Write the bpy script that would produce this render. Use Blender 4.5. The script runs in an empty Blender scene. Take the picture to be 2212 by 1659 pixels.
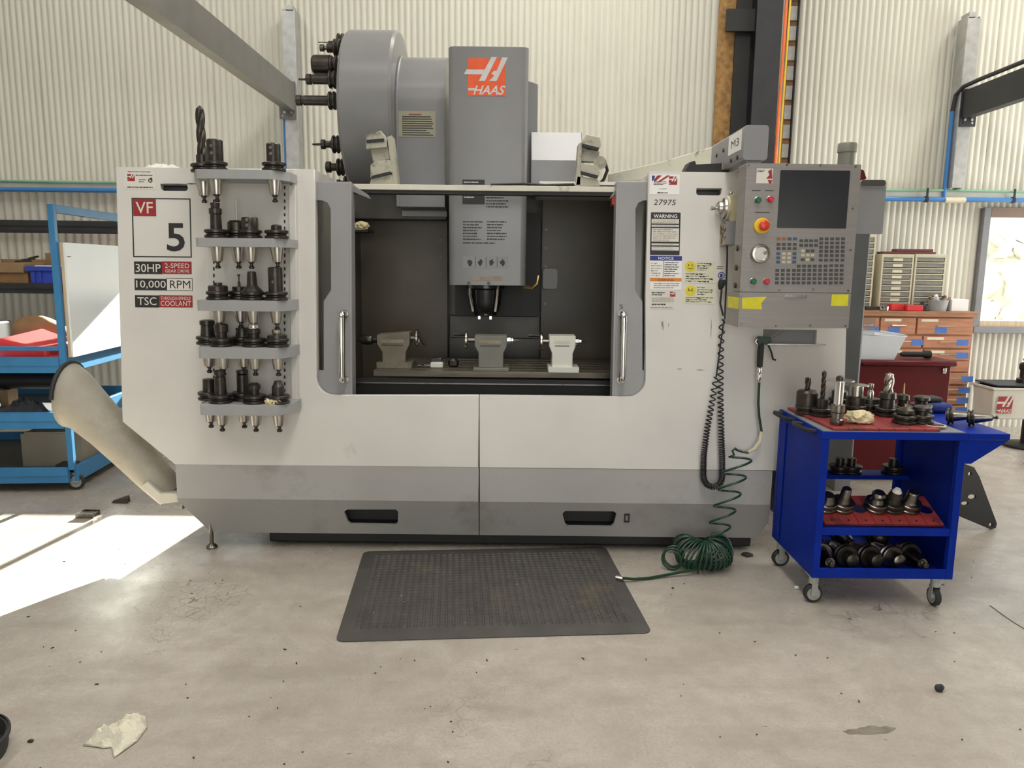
import bpy, math, random
from mathutils import Vector, Matrix, noise
from mathutils.geometry import tessellate_polygon
random.seed(7)
S = bpy.context.scene
COL = S.collection
PI = math.pi

# ------------------------------------------------------------------ camera
FPX, CAMH, TILT, ROLL = 1620.0, 1.42, math.radians(8.8), math.radians(0.62)
_up = Vector((0, math.sin(TILT), math.cos(TILT))); _fw = Vector((0, math.cos(TILT), -math.sin(TILT))); _rt = Vector((1, 0, 0))
CR = _rt * math.cos(ROLL) + _up * math.sin(ROLL)
CU = _up * math.cos(ROLL) - _rt * math.sin(ROLL)
cam_d = bpy.data.cameras.new('camera'); cam = bpy.data.objects.new('camera', cam_d); COL.objects.link(cam)
cam_d.sensor_width = 36; cam_d.lens = 36 * FPX / 2212; cam_d.clip_start = 0.05; cam_d.clip_end = 200
cam.matrix_world = Matrix(((CR.x, CU.x, -_fw.x, 0), (CR.y, CU.y, -_fw.y, 0), (CR.z, CU.z, -_fw.z, CAMH), (0, 0, 0, 1)))
S.camera = cam

# ------------------------------------------------------------------ light
w = bpy.data.worlds.new('sky'); S.world = w; w.use_nodes = True
nt = w.node_tree; bg = nt.nodes['Background']
bg.inputs[0].default_value = (0.88, 0.94, 1.0, 1); bg.inputs[1].default_value = 3.0
def lamp(name, kind, loc, direction, energy, color, **k):
    d = bpy.data.lights.new(name, kind); d.energy = energy; d.color = color
    for a, b in k.items(): setattr(d, a, b)
    o = bpy.data.objects.new(name, d); COL.objects.link(o); o.location = loc
    o.rotation_euler = Vector(direction).to_track_quat('-Z', 'Y').to_euler()
    return o
lamp('sun', 'SUN', (2, 14, 8), (-0.125, -1, -0.41), 130.0, (1.0, 0.95, 0.86), angle=0.009)
lamp('roller_door_daylight', 'AREA', (0.6, -4.4, 1.7), (0, 1, 0.0), 165, (1.0, 0.955, 0.88), shape='RECTANGLE', size=4.0, size_y=3.2)
for lx, ly, ll, le in ((-3.2, 2.3, 8.0, 150), (0.5, 2.3, 8.0, 400), (5.0, 4.9, 2.8, 215)):
    lamp('skylight_daylight', 'AREA', (lx, ly, 5.5), (0, 0, -1), le, (1.0, 0.955, 0.87), shape='RECTANGLE', size=0.9, size_y=ll)
lamp('side_door_daylight', 'AREA', (7.15, 5.0, 1.6), (-1, 0.16, -0.05), 210, (0.93, 0.97, 1.0), shape='RECTANGLE', size=2.8, size_y=2.9)
S.view_settings.view_transform = 'Standard'; S.view_settings.look = 'None'
S.view_settings.gamma = 1; S.view_settings.use_curve_mapping = False
S.view_settings.exposure = -0.98

# ------------------------------------------------------------------ pixel -> world
def ray(px, py):
    return _fw + CR * ((px - 1106) / FPX) + CU * (-(py - 829.5) / FPX)
def at(px, py, Y):
    d = ray(px, py); k = Y / d.y
    return Vector((d.x * k, Y, CAMH + d.z * k))
def gr(px, py, z=0.0):
    d = ray(px, py); k = (z - CAMH) / d.z
    return Vector((d.x * k, d.y * k, z))
class Plane:
    def __init__(s, O, U, V):
        s.O = Vector(O); s.U = Vector(U).normalized(); s.V = Vector(V).normalized(); s.N = s.U.cross(s.V)
        # N points towards the viewer for U=X, V=Z
    def uv(s, p, w=0.0):
        d = ray(*p); o = s.O + s.N * w - Vector((0, 0, CAMH))
        k = o.dot(s.N) / d.dot(s.N); q = d * k + Vector((0, 0, CAMH)) - s.O
        return (q.dot(s.U), q.dot(s.V))
    def P(s, u, v, w=0.0): return s.O + s.U * u + s.V * v + s.N * w
    def rect(s, x0, y0, x1, y1, w=0.0):
        xm, ym = (x0 + x1) / 2, (y0 + y1) / 2
        return (s.uv((x0, ym), w)[0], s.uv((xm, y1), w)[1], s.uv((x1, ym), w)[0], s.uv((xm, y0), w)[1])
def VP(Y): return Plane((0, Y, 0), (1, 0, 0), (0, 0, 1))
def HP(z): return Plane((0, 0, z), (1, 0, 0), (0, 1, 0))

# ------------------------------------------------------------------ mesh building
def rr(u0, v0, u1, v1, r=0.0, n=5):
    if r <= 0: return [(u0, v0), (u1, v0), (u1, v1), (u0, v1)]
    out = []
    for cx, cy, a0 in ((u1 - r, v0 + r, -90), (u1 - r, v1 - r, 0), (u0 + r, v1 - r, 90), (u0 + r, v0 + r, 180)):
        for i in range(n + 1):
            a = math.radians(a0 + 90 * i / n); out.append((cx + r * math.cos(a), cy + r * math.sin(a)))
    return out
def circ(u, v, r, n=24): return [(u + r * math.cos(2 * PI * i / n), v + r * math.sin(2 * PI * i / n)) for i in range(n)]
def frame(d):
    d = Vector(d).normalized(); a = Vector((0, 0, 1)) if abs(d.z) < 0.9 else Vector((1, 0, 0))
    x = a.cross(d).normalized(); return x, d.cross(x), d
class B:
    def __init__(s): s.v = []; s.f = []
    def add(s, vs, fs):
        o = len(s.v); s.v += [tuple(v) for v in vs]; s.f += [tuple(i + o for i in f) for f in fs]; return s
    def box(s, x0, y0, z0, x1, y1, z1):
        return s.add([(x0,y0,z0),(x1,y0,z0),(x1,y1,z0),(x0,y1,z0),(x0,y0,z1),(x1,y0,z1),(x1,y1,z1),(x0,y1,z1)],
                     [(3,2,1,0),(4,5,6,7),(0,1,5,4),(1,2,6,5),(2,3,7,6),(3,0,4,7)])
    def slab(s, pl, poly, w0, w1, holes=()):
        loops = [list(poly)] + [list(h) for h in holes]
        flat = [p for l in loops for p in l]; n = len(flat)
        tris = tessellate_polygon([[Vector((p[0], p[1], 0)) for p in l] for l in loops])
        vs = [pl.P(u, v, w1) for u, v in flat] + [pl.P(u, v, w0) for u, v in flat]
        fs = []
        for t in tris:
            a, b, c = (Vector(flat[i]) for i in t)
            t = t if (b - a).cross(c - a) > 0 else (t[0], t[2], t[1])
            fs.append(tuple(t)); fs.append((t[2] + n, t[1] + n, t[0] + n))
        k = 0
        for li, l in enumerate(loops):
            m = len(l); ar = sum(l[i][0] * l[(i+1) % m][1] - l[(i+1) % m][0] * l[i][1] for i in range(m))
            ccw = (ar > 0) == (li == 0)
            for i in range(m):
                a, b = k + i, k + (i + 1) % m
                fs.append((a + n, b + n, b, a) if ccw else (b + n, a + n, a, b))
            k += m
        return s.add(vs, fs)
    def cyl(s, p0, p1, r0, r1=None, n=16, cap=True):
        r1 = r0 if r1 is None else r1; p0 = Vector(p0); p1 = Vector(p1); x, y, d = frame(p1 - p0)
        vs = []
        for p, r in ((p0, r0), (p1, r1)):
            for i in range(n):
                a = 2 * PI * i / n; vs.append(p + x * (r * math.cos(a)) + y * (r * math.sin(a)))
        fs = [(i, (i + 1) % n, (i + 1) % n + n, i + n) for i in range(n)]
        if cap: fs += [tuple(range(n - 1, -1, -1)), tuple(range(n, 2 * n))]
        return s.add(vs, fs)
    def lathe(s, prof, O=(0,0,0), D=(0,0,1), n=20, cap=True):
        O = Vector(O); x, y, d = frame(D); vs = []
        for r, h in prof:
            for i in range(n):
                a = 2 * PI * i / n; vs.append(O + d * h + x * (r * math.cos(a)) + y * (r * math.sin(a)))
        fs = []
        for k in range(len(prof) - 1):
            for i in range(n):
                j = (i + 1) % n; fs.append((k*n+i, k*n+j, (k+1)*n+j, (k+1)*n+i))
        if cap:
            m = len(prof) - 1
            fs += [tuple(range(n - 1, -1, -1)), tuple(range(m * n, m * n + n))]
        return s.add(vs, fs)
    def tube(s, pts, r, n=8, closed=False):
        pts = [Vector(p) for p in pts]; m = len(pts); vs = []; fs = []; px = None
        for i, p in enumerate(pts):
            t = (pts[(i+1) % m] - pts[i-1]) if closed else (pts[min(i+1, m-1)] - pts[max(i-1, 0)])
            t.normalize()
            if px is None: px = frame(t)[0]
            px = (px - t * px.dot(t)); px = px.normalized() if px.length > 1e-6 else frame(t)[0]
            py = t.cross(px); q = r[i] if isinstance(r, (list, tuple)) else r
            for k in range(n):
                a = 2 * PI * k / n; vs.append(p + px * (q * math.cos(a)) + py * (q * math.sin(a)))
        for i in range(m if closed else m - 1):
            j = (i + 1) % m
            for k in range(n):
                l = (k + 1) % n; fs.append((i*n+k, i*n+l, j*n+l, j*n+k))
        if not closed: fs += [tuple(range(n - 1, -1, -1)), tuple(range((m-1)*n, m*n))]
        return s.add(vs, fs)
    def bar(s, p0, p1, wd, ht, up=(0,0,1)):
        p0 = Vector(p0); p1 = Vector(p1); d = (p1 - p0).normalized(); x = d.cross(Vector(up)).normalized(); y = x.cross(d)
        vs = [p + x * (a * wd / 2) + y * (b * ht / 2) for p in (p0, p1) for a, b in ((-1,-1),(1,-1),(1,1),(-1,1))]
        return s.add(vs, [(0,1,2,3),(7,6,5,4),(4,5,1,0),(5,6,2,1),(6,7,3,2),(7,4,0,3)])
    def grid(s, fn, nu, nv):
        vs = [fn(i / nu, j / nv) for j in range(nv + 1) for i in range(nu + 1)]
        fs = [(j*(nu+1)+i, j*(nu+1)+i+1, (j+1)*(nu+1)+i+1, (j+1)*(nu+1)+i) for j in range(nv) for i in range(nu)]
        return s.add(vs, fs)
    def ball(s, c, rx, ry=None, rz=None, n=12, m=8, fn=None):
        ry = rx if ry is None else ry; rz = rx if rz is None else rz; c = Vector(c); vs = [c + Vector((0, 0, -rz))]
        for j in range(1, m):
            b = -PI/2 + PI * j / m
            for i in range(n):
                a = 2 * PI * i / n; vs.append(c + Vector((rx*math.cos(b)*math.cos(a), ry*math.cos(b)*math.sin(a), rz*math.sin(b))))
        vs.append(c + Vector((0, 0, rz))); L = len(vs) - 1
        if fn: vs = [fn(v) for v in vs]
        fs = [(0, 1 + (i+1) % n, 1 + i) for i in range(n)]
        for j in range(m - 2):
            for i in range(n): fs.append((1+j*n+i, 1+j*n+(i+1) % n, 1+(j+1)*n+(i+1) % n, 1+(j+1)*n+i))
        fs += [(1+(m-2)*n+i, 1+(m-2)*n+(i+1) % n, L) for i in range(n)]
        return s.add(vs, fs)

WI = {}          # inverse world matrix of every thing, so that parts may be written in world coordinates
def obj(name, b, m, parent=None, bev=0.0, smooth=35, label=None, kind=None, mesh=None, local=False, thick=0, sub=0):
    me = mesh
    if me is None:
        me = bpy.data.meshes.new(name); me.from_pydata(b.v, [], b.f); me.update()
        if smooth:
            me.shade_smooth(); me.set_sharp_from_angle(angle=math.radians(smooth))
    o = bpy.data.objects.new(name, me); COL.objects.link(o)
    if not me.materials: me.materials.append(m)
    if parent is not None:
        o.parent = parent; iw = WI[parent]; WI[o] = iw
        if not local and mesh is None: me.transform(iw)
    else: WI[o] = Matrix()
    if thick:
        d = o.modifiers.new('thickness', 'SOLIDIFY'); d.thickness = thick; d.offset = 0
    if bev:
        d = o.modifiers.new('edge', 'BEVEL'); d.width = bev; d.segments = 2; d.limit_method = 'ANGLE'; d.angle_limit = math.radians(50)
    if sub:
        d = o.modifiers.new('round', 'SUBSURF'); d.levels = sub; d.render_levels = sub
    if label: o['label'] = label
    if kind: o['kind'] = kind
    return o
def tag(o, label, cat, group=None):
    o['label'] = label; o['category'] = cat
    if group: o['group'] = group
    return o
def thing(name, label, cat, loc=(0,0,0), rz=0.0, group=None):
    o = bpy.data.objects.new(name, None); COL.objects.link(o); o.empty_display_size = 0.05
    o.location = loc; o.rotation_euler = (0, 0, rz)
    WI[o] = (Matrix.Translation(loc) @ Matrix.Rotation(rz, 4, 'Z')).inverted()
    return tag(o, label, cat, group)
def struct_empty(name, loc=(0,0,0)):
    o = bpy.data.objects.new(name, None); COL.objects.link(o); o.location = loc; o['kind'] = 'structure'
    WI[o] = Matrix.Translation(loc).inverted(); return o
def struct(name, b, m, **k): return obj(name, b, m, kind='structure', **k)
def dup(root, loc=None, rot=None, label=None, group=None):
    def cp(o, par):
        c = o.copy(); COL.objects.link(c); c.parent = par; WI[c] = WI.get(o, Matrix())
        for ch in kids.get(o, ()): cp(ch, c)
        return c
    kids = {}
    for o in root.children_recursive: kids.setdefault(o.parent, []).append(o)
    r = cp(root, None)
    if loc is not None: r.location = loc
    if rot is not None: r.rotation_euler = rot
    if label: r['label'] = label
    if group: r['group'] = group
    return r
_tc = {}
def txt(s, pl, r, m, parent, w, bold=0.0, shear=0.0, name='lettering', fit=True, uvr=None):
    if 'M' in s: bold = 0.0
    key = (s, bold, shear)
    if key not in _tc:
        c = bpy.data.curves.new('lettering', 'FONT'); c.body = s; c.size = 1; c.offset = bold; c.shear = shear; c.resolution_u = 3
        o = bpy.data.objects.new('lettering_curve', c); COL.objects.link(o)
        dg = bpy.context.evaluated_depsgraph_get(); me = bpy.data.meshes.new_from_object(o.evaluated_get(dg))
        vs = [v.co.copy() for v in me.vertices]; fs = [tuple(p.vertices) for p in me.polygons]
        bpy.data.objects.remove(o); bpy.data.curves.remove(c); bpy.data.meshes.remove(me)
        _tc[key] = (vs, fs)
    vs, fs = _tc[key]
    x0 = min(v.x for v in vs); x1 = max(v.x for v in vs); y0 = min(v.y for v in vs); y1 = max(v.y for v in vs)
    u0, v0, u1, v1 = uvr if uvr else pl.rect(*r, w)
    b = B(); b.add([pl.P(u0 + (v.x - x0) / (x1 - x0) * (u1 - u0), v0 + (v.y - y0) / (y1 - y0) * (v1 - v0), w) for v in vs], fs)
    return obj(name, b, m, parent, smooth=0)
# ------------------------------------------------------------------ materials
def N(nt, t, **k):
    n = nt.nodes.new(t)
    for a, b in k.items(): setattr(n, a, b)
    return n
def M(name, col, rough=0.5, metal=0.0, var=0.10, vs=6.0, dirt=None, ds=3.0, dth=0.62, dsoft=0.12, bump=0.0, bs=40.0, spec=0.5, stretch=None, coat=0.0, emit=0.0):
    m = bpy.data.materials.new(name); m.use_nodes = True; nt = m.node_tree; p = nt.nodes['Principled BSDF']; L = nt.links.new
    p.inputs['Roughness'].default_value = rough; p.inputs['Metallic'].default_value = metal
    p.inputs['Specular IOR Level'].default_value = spec; p.inputs['Coat Weight'].default_value = coat
    tc = N(nt, 'ShaderNodeTexCoord'); src = tc.outputs['Object']
    if stretch:
        mp = N(nt, 'ShaderNodeMapping'); mp.inputs['Scale'].default_value = stretch; L(src, mp.inputs['Vector']); src = mp.outputs[0]
    c = (col[0], col[1], col[2], 1)
    nz = N(nt, 'ShaderNodeTexNoise'); nz.inputs['Scale'].default_value = vs; nz.inputs['Detail'].default_value = 6; L(src, nz.inputs['Vector'])
    mr = N(nt, 'ShaderNodeMapRange'); mr.inputs['From Min'].default_value = 0.3; mr.inputs['From Max'].default_value = 0.7
    mr.inputs['To Min'].default_value = 1 - var; mr.inputs['To Max'].default_value = 1 + var; L(nz.outputs['Fac'], mr.inputs['Value'])
    mx = N(nt, 'ShaderNodeMix', data_type='RGBA', blend_type='MULTIPLY'); mx.inputs['Factor'].default_value = 1
    mx.inputs['A'].default_value = c; L(mr.outputs[0], mx.inputs['B']); out = mx.outputs['Result']
    if dirt:
        n2 = N(nt, 'ShaderNodeTexNoise'); n2.inputs['Scale'].default_value = ds; n2.inputs['Detail'].default_value = 9; n2.inputs['Roughness'].default_value = 0.65; L(src, n2.inputs['Vector'])
        m2 = N(nt, 'ShaderNodeMapRange'); m2.inputs['From Min'].default_value = dth; m2.inputs['From Max'].default_value = dth + dsoft; L(n2.outputs['Fac'], m2.inputs['Value'])
        x2 = N(nt, 'ShaderNodeMix', data_type='RGBA'); L(m2.outputs[0], x2.inputs['Factor']); L(out, x2.inputs['A']); x2.inputs['B'].default_value = (*dirt, 1); out = x2.outputs['Result']
    L(out, p.inputs['Base Color'])
    if bump:
        n3 = N(nt, 'ShaderNodeTexNoise'); n3.inputs['Scale'].default_value = bs; n3.inputs['Detail'].default_value = 4; L(src, n3.inputs['Vector'])
        bp = N(nt, 'ShaderNodeBump'); bp.inputs['Strength'].default_value = bump; bp.inputs['Distance'].default_value = 0.01; L(n3.outputs['Fac'], bp.inputs['Height']); L(bp.outputs[0], p.inputs['Normal'])
    if emit:
        p.inputs['Emission Color'].default_value = c; p.inputs['Emission Strength'].default_value = emit
    return m
MT = dict(
 white=M('machine_off_white_paint', (0.66, 0.64, 0.605), 0.42, var=0.05, vs=3, dirt=(0.40, 0.37, 0.31), ds=5, dth=0.66, dsoft=0.25),
 grey=M('machine_grey_paint', (0.200, 0.199, 0.201), 0.28, var=0.05, vs=4, dirt=(0.20, 0.19, 0.18), ds=4, dth=0.62, dsoft=0.25),
 doorgrey=M('door_grey_paint', (0.285, 0.283, 0.288), 0.38, var=0.05, vs=4, dirt=(0.2, 0.19, 0.18), ds=4, dth=0.62, dsoft=0.25),
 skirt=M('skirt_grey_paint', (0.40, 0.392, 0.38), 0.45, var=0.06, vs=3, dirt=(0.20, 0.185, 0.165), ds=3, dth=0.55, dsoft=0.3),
 skirt_shaded=M('skirt_grey_paint_shaded', (0.285, 0.277, 0.265), 0.45, var=0.06, vs=3, dirt=(0.15, 0.135, 0.12), ds=3, dth=0.55, dsoft=0.3),  # skirt grey darkened for the shade on the inward-leaning lower band
 shelfgrey=M('rack_grey_paint', (0.34, 0.345, 0.35), 0.5, var=0.05, vs=8),
 cream=M('cream_enamel', (0.60, 0.58, 0.49), 0.45, var=0.08, vs=6, dirt=(0.16, 0.13, 0.07), ds=9, dth=0.60, dsoft=0.12),
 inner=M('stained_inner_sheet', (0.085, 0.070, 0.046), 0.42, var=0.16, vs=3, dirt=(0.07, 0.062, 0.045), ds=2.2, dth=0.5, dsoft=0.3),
 innerd=M('dark_way_cover', (0.075, 0.07, 0.06), 0.38, var=0.2, vs=5, metal=0.3),
 black=M('black_matte', (0.012, 0.012, 0.012), 0.55, var=0.2),
 blackg=M('black_gloss', (0.015, 0.015, 0.017), 0.22, var=0.1),
 dark=M('dark_oxide_steel', (0.062, 0.055, 0.047), 0.34, metal=0.75, var=0.3, vs=30, dirt=(0.10, 0.065, 0.04), ds=18, dth=0.62),
 steel=M('ground_steel', (0.52, 0.49, 0.45), 0.27, metal=1.0, var=0.15, vs=25, dirt=(0.12, 0.09, 0.06), ds=14, dth=0.62),
 steeld=M('oiled_steel', (0.22, 0.20, 0.18), 0.30, metal=1.0, var=0.25, vs=25, dirt=(0.08, 0.055, 0.035), ds=14, dth=0.55),
 chrome=M('chrome', (0.75, 0.74, 0.72), 0.12, metal=1.0, var=0.04),
 ss=M('brushed_stainless', (0.285, 0.268, 0.255), 0.45, metal=0.55, var=0.06, vs=5, stretch=(1, 1, 25)),
 screen=M('unlit_screen', (0.022, 0.024, 0.028), 0.22, var=0.1, vs=2),
 concrete=None, wall=None,
 galv=M('galvanised_steel', (0.46, 0.46, 0.45), 0.42, metal=0.55, var=0.14, vs=14, dirt=(0.30, 0.28, 0.26), ds=6),
 beamgrey=M('dull_grey_beam', (0.15, 0.145, 0.135), 0.5, var=0.1),
 girt=M('pale_girt_steel', (0.50, 0.52, 0.46), 0.5, metal=0.2, var=0.1),
 column=M('dark_column_paint', (0.025, 0.026, 0.030), 0.5, var=0.2),
 rust=M('brown_insulation', (0.30, 0.17, 0.06), 0.9, var=0.35, vs=20, bump=0.6),
 pipe=M('blue_air_pipe', (0.05, 0.20, 0.50), 0.35, var=0.05),
 greenpipe=M('green_cable', (0.20, 0.42, 0.27), 0.4, var=0.05),
 orange=M('orange_cable', (0.75, 0.14, 0.03), 0.5), yellow=M('yellow_cable', (0.70, 0.48, 0.03), 0.5),
 bluecart=M('royal_blue_paint', (0.003, 0.022, 0.27), 0.45, spec=0.10, var=0.12, vs=7, dirt=(0.006, 0.022, 0.24), ds=6, dth=0.6),
 ltblue=M('sky_blue_cart_paint', (0.038, 0.195, 0.41), 0.45, var=0.08, vs=8, dirt=(0.03, 0.10, 0.2), ds=10, dth=0.66),
 redtray=M('red_plastic_tray', (0.27, 0.032, 0.03), 0.5, var=0.15, vs=12, dirt=(0.11, 0.02, 0.018), ds=9, dth=0.52),
 redtool=M('dark_red_chest_paint', (0.095, 0.005, 0.008), 0.38, spec=0.3, var=0.1),
 red=M('red_plastic', (0.62, 0.03, 0.03), 0.45, var=0.06), redlogo=M('faded_red_print', (0.30, 0.018, 0.022), 0.5, var=0.06),
 orangelogo=M('orange_print', (0.68, 0.085, 0.015), 0.5, var=0.10, vs=15),
 print=M('black_print', (0.02, 0.019, 0.02), 0.5), wprint=M('white_print', (0.66, 0.63, 0.57), 0.5, var=0.04),
 paper=M('label_paper', (0.68, 0.655, 0.60), 0.55, var=0.04), hiwhite=M('bright_label_paper', (0.82, 0.81, 0.79), 0.5, var=0.03),
 logow=M('pale_logo_print', (0.52, 0.52, 0.52), 0.5, var=0.08, vs=30),
 navy=M('navy_print', (0.02, 0.035, 0.22), 0.5), oprint=M('orange_label', (0.65, 0.22, 0.02), 0.5),
 ytape=M('yellow_tape', (0.68, 0.62, 0.02), 0.5, var=0.12, vs=14), btape=M('blue_tape', (0.07, 0.17, 0.48), 0.6, var=0.12, vs=20),
 smile=M('smiley_yellow', (0.70, 0.60, 0.03), 0.5), ylabel=M('aged_paper', (0.68, 0.66, 0.51), 0.6, var=0.06),
 gbtn=M('green_button', (0.01, 0.12, 0.055), 0.35), rbtn=M('red_button', (0.50, 0.03, 0.05), 0.35),
 ybtn=M('yellow_button_ring', (0.75, 0.48, 0.02), 0.4), redestop=M('red_mushroom_button', (0.62, 0.045, 0.02), 0.3),
 key=M('worn_key', (0.055, 0.055, 0.055), 0.5, var=0.4, vs=160), keyo=M('orange_key', (0.35, 0.09, 0.03), 0.5), keyb=M('blue_key', (0.03, 0.08, 0.16), 0.5), keyc=M('cream_key', (0.50, 0.46, 0.33), 0.5), keyg=M('key_bezel', (0.30, 0.285, 0.25), 0.5),
 rubber=M('black_rubber', (0.018, 0.018, 0.018), 0.6, var=0.2), cord=M('black_coil_cord', (0.012, 0.012, 0.012), 0.42),
 greenhose=M('green_air_hose', (0.008, 0.042, 0.022), 0.30, var=0.15), creamtape=M('cream_hose_sleeve', (0.66, 0.60, 0.45), 0.6),
 brass=M('brass', (0.45, 0.33, 0.14), 0.35, metal=0.9),
 mat=M('rubber_mat', (0.060, 0.054, 0.050), 0.62, var=0.2, vs=9, dirt=(0.095, 0.08, 0.055), ds=3.2, dth=0.58, dsoft=0.1),
 rag=M('paper_towel', (0.66, 0.62, 0.50), 0.85, var=0.06, vs=20, bump=0.4, bs=120), ragy=M('yellowed_rag', (0.72, 0.63, 0.40), 0.85, var=0.08, vs=30, bump=0.4, bs=90),
 card=M('cardboard', (0.30, 0.19, 0.10), 0.8, var=0.12, vs=8), cardd=M('brown_paper', (0.25, 0.14, 0.06), 0.8, var=0.15, vs=10), cardg=M('grey_cardboard', (0.26, 0.23, 0.18), 0.8, var=0.1),
 crate=M('blue_plastic_crate', (0.025, 0.06, 0.42), 0.4, var=0.08), wboard=M('whiteboard_face', (0.74, 0.77, 0.79), 0.30, var=0.03, vs=2),
 pine=M('pine_edge', (0.55, 0.42, 0.27), 0.6, var=0.15, stretch=(8, 8, 1)),
 wood=M('red_brown_drawer_wood', (0.43, 0.185, 0.10), 0.5, var=0.20, vs=5, stretch=(1, 1, 9)), woodd=M('worn_cabinet_wood', (0.34, 0.16, 0.08), 0.55, var=0.25, vs=6, stretch=(1, 1, 9)),
 beige=M('beige_drawer_unit', (0.55, 0.51, 0.38), 0.5, var=0.08), drawer=M('smoky_drawer_plastic', (0.23, 0.225, 0.20), 0.3, var=0.15, vs=20), drawerd=M('olive_cabinet_side', (0.25, 0.22, 0.09), 0.5, var=0.2),
 binw=M('milky_plastic', (0.66, 0.69, 0.74), 0.35, var=0.05), binbeige=M('beige_plastic_bin', (0.58, 0.55, 0.47), 0.5, var=0.06),
 maroon=M('maroon_case', (0.13, 0.03, 0.035), 0.5), darkgrey=M('dark_grey_cabinet', (0.075, 0.08, 0.082), 0.45, var=0.1), midgrey=M('mid_grey_sheet', (0.235, 0.235, 0.245), 0.4, var=0.04),
 olive=M('grey_olive_plastic', (0.17, 0.175, 0.14), 0.45, var=0.06), jog=M('aged_cream_plastic', (0.50, 0.45, 0.30), 0.5, var=0.15, vs=25, dirt=(0.2, 0.15, 0.06), ds=12, dth=0.6),
 jogface=M('worn_dirty_plastic', (0.35, 0.30, 0.20), 0.6, var=0.2, dirt=(0.03, 0.022, 0.012), ds=45, dth=0.50, dsoft=0.05),
 ltail=M('stained_cast_iron', (0.19, 0.165, 0.12), 0.5, var=0.2, vs=8, dirt=(0.11, 0.085, 0.05), ds=14, dth=0.52, dsoft=0.2), mtail=M('grey_green_cast_iron', (0.19, 0.185, 0.155), 0.45, var=0.1, vs=8, dirt=(0.13, 0.12, 0.10), ds=8, dth=0.6), wtail=M('cream_cast_iron', (0.74, 0.74, 0.66), 0.4, var=0.04, dirt=(0.4, 0.38, 0.3), ds=14, dth=0.68),
 table=M('cast_iron_table', (0.14, 0.12, 0.09), 0.38, metal=0.45, var=0.25, vs=10, stretch=(0.4, 3, 3)),
 chute=M('dirty_cream_chute', (0.38, 0.35, 0.285), 0.5, var=0.1, vs=4, dirt=(0.16, 0.14, 0.11), ds=3, dth=0.46, dsoft=0.4, bump=0.15, bs=60),
 lampc=M('grimy_lamp_enamel', (0.40, 0.385, 0.31), 0.5, var=0.12, vs=8, dirt=(0.10, 0.08, 0.045), ds=11, dth=0.52, dsoft=0.15),
 wheel=M('grey_wheel', (0.36, 0.37, 0.34), 0.45, var=0.1), debris=M('dark_debris', (0.03, 0.02, 0.018), 0.6),
 leaf=M('overexposed_foliage', (0.60, 0.59, 0.52), 0.8, var=0.35, vs=5), earth=M('dry_ground', (0.52, 0.47, 0.36), 0.9, var=0.2, vs=2),  # leaf colour paled to imitate overexposure outside the window
 roof=M('pale_roof_sheet', (0.55, 0.54, 0.50), 0.5), frame=M('grey_window_frame', (0.20, 0.20, 0.21), 0.45), framebr=M('brown_blind_rail', (0.22, 0.15, 0.11), 0.6),
 lampe=M('lamp_tube', (1, 0.98, 0.92), 0.5, emit=45.0), redlight=M('red_lens', (0.55, 0.05, 0.02), 0.3),
 bluerag=M('blue_cloth', (0.02, 0.04, 0.2), 0.8, var=0.2, vs=30), greybag=M('dark_cloth', (0.035, 0.036, 0.040), 0.8, var=0.3, vs=14, bump=0.5, bs=20),
 oldlabel=M('worn_tan_label', (0.30, 0.25, 0.18), 0.6, var=0.2, vs=30),
)
def glass_mat():
    m = bpy.data.materials.new('window_glass'); m.use_nodes = True; nt = m.node_tree; L = nt.links.new
    nt.nodes.remove(nt.nodes['Principled BSDF']); o = nt.nodes['Material Output']
    t = N(nt, 'ShaderNodeBsdfTransparent'); t.inputs[0].default_value = (0.95, 0.96, 0.95, 1); g = N(nt, 'ShaderNodeBsdfGlossy'); g.inputs['Roughness'].default_value = 0.02
    x = N(nt, 'ShaderNodeMixShader'); x.inputs[0].default_value = 0.06; L(t.outputs[0], x.inputs[1]); L(g.outputs[0], x.inputs[2]); L(x.outputs[0], o.inputs[0]); return m
MT['glass'] = glass_mat()
def smoke_mat():
    m = glass_mat(); m.name = 'scratched_door_window'
    nt = m.node_tree
    for n in nt.nodes:
        if n.type == 'BSDF_TRANSPARENT': n.inputs[0].default_value = (0.62, 0.62, 0.58, 1)
        if n.type == 'BSDF_GLOSSY': n.inputs['Roughness'].default_value = 0.2; n.inputs[0].default_value = (0.22, 0.22, 0.20, 1)
        if n.type == 'MIX_SHADER': n.inputs[0].default_value = 0.22
    return m
MT['smoke'] = smoke_mat()
def clear_mat():
    m = glass_mat(); m.name = 'clear_plastic'
    for n in m.node_tree.nodes:
        if n.type == 'MIX_SHADER': n.inputs[0].default_value = 0.3
        if n.type == 'BSDF_GLOSSY': n.inputs['Roughness'].default_value = 0.25
    return m
MT['clear'] = clear_mat()
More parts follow.
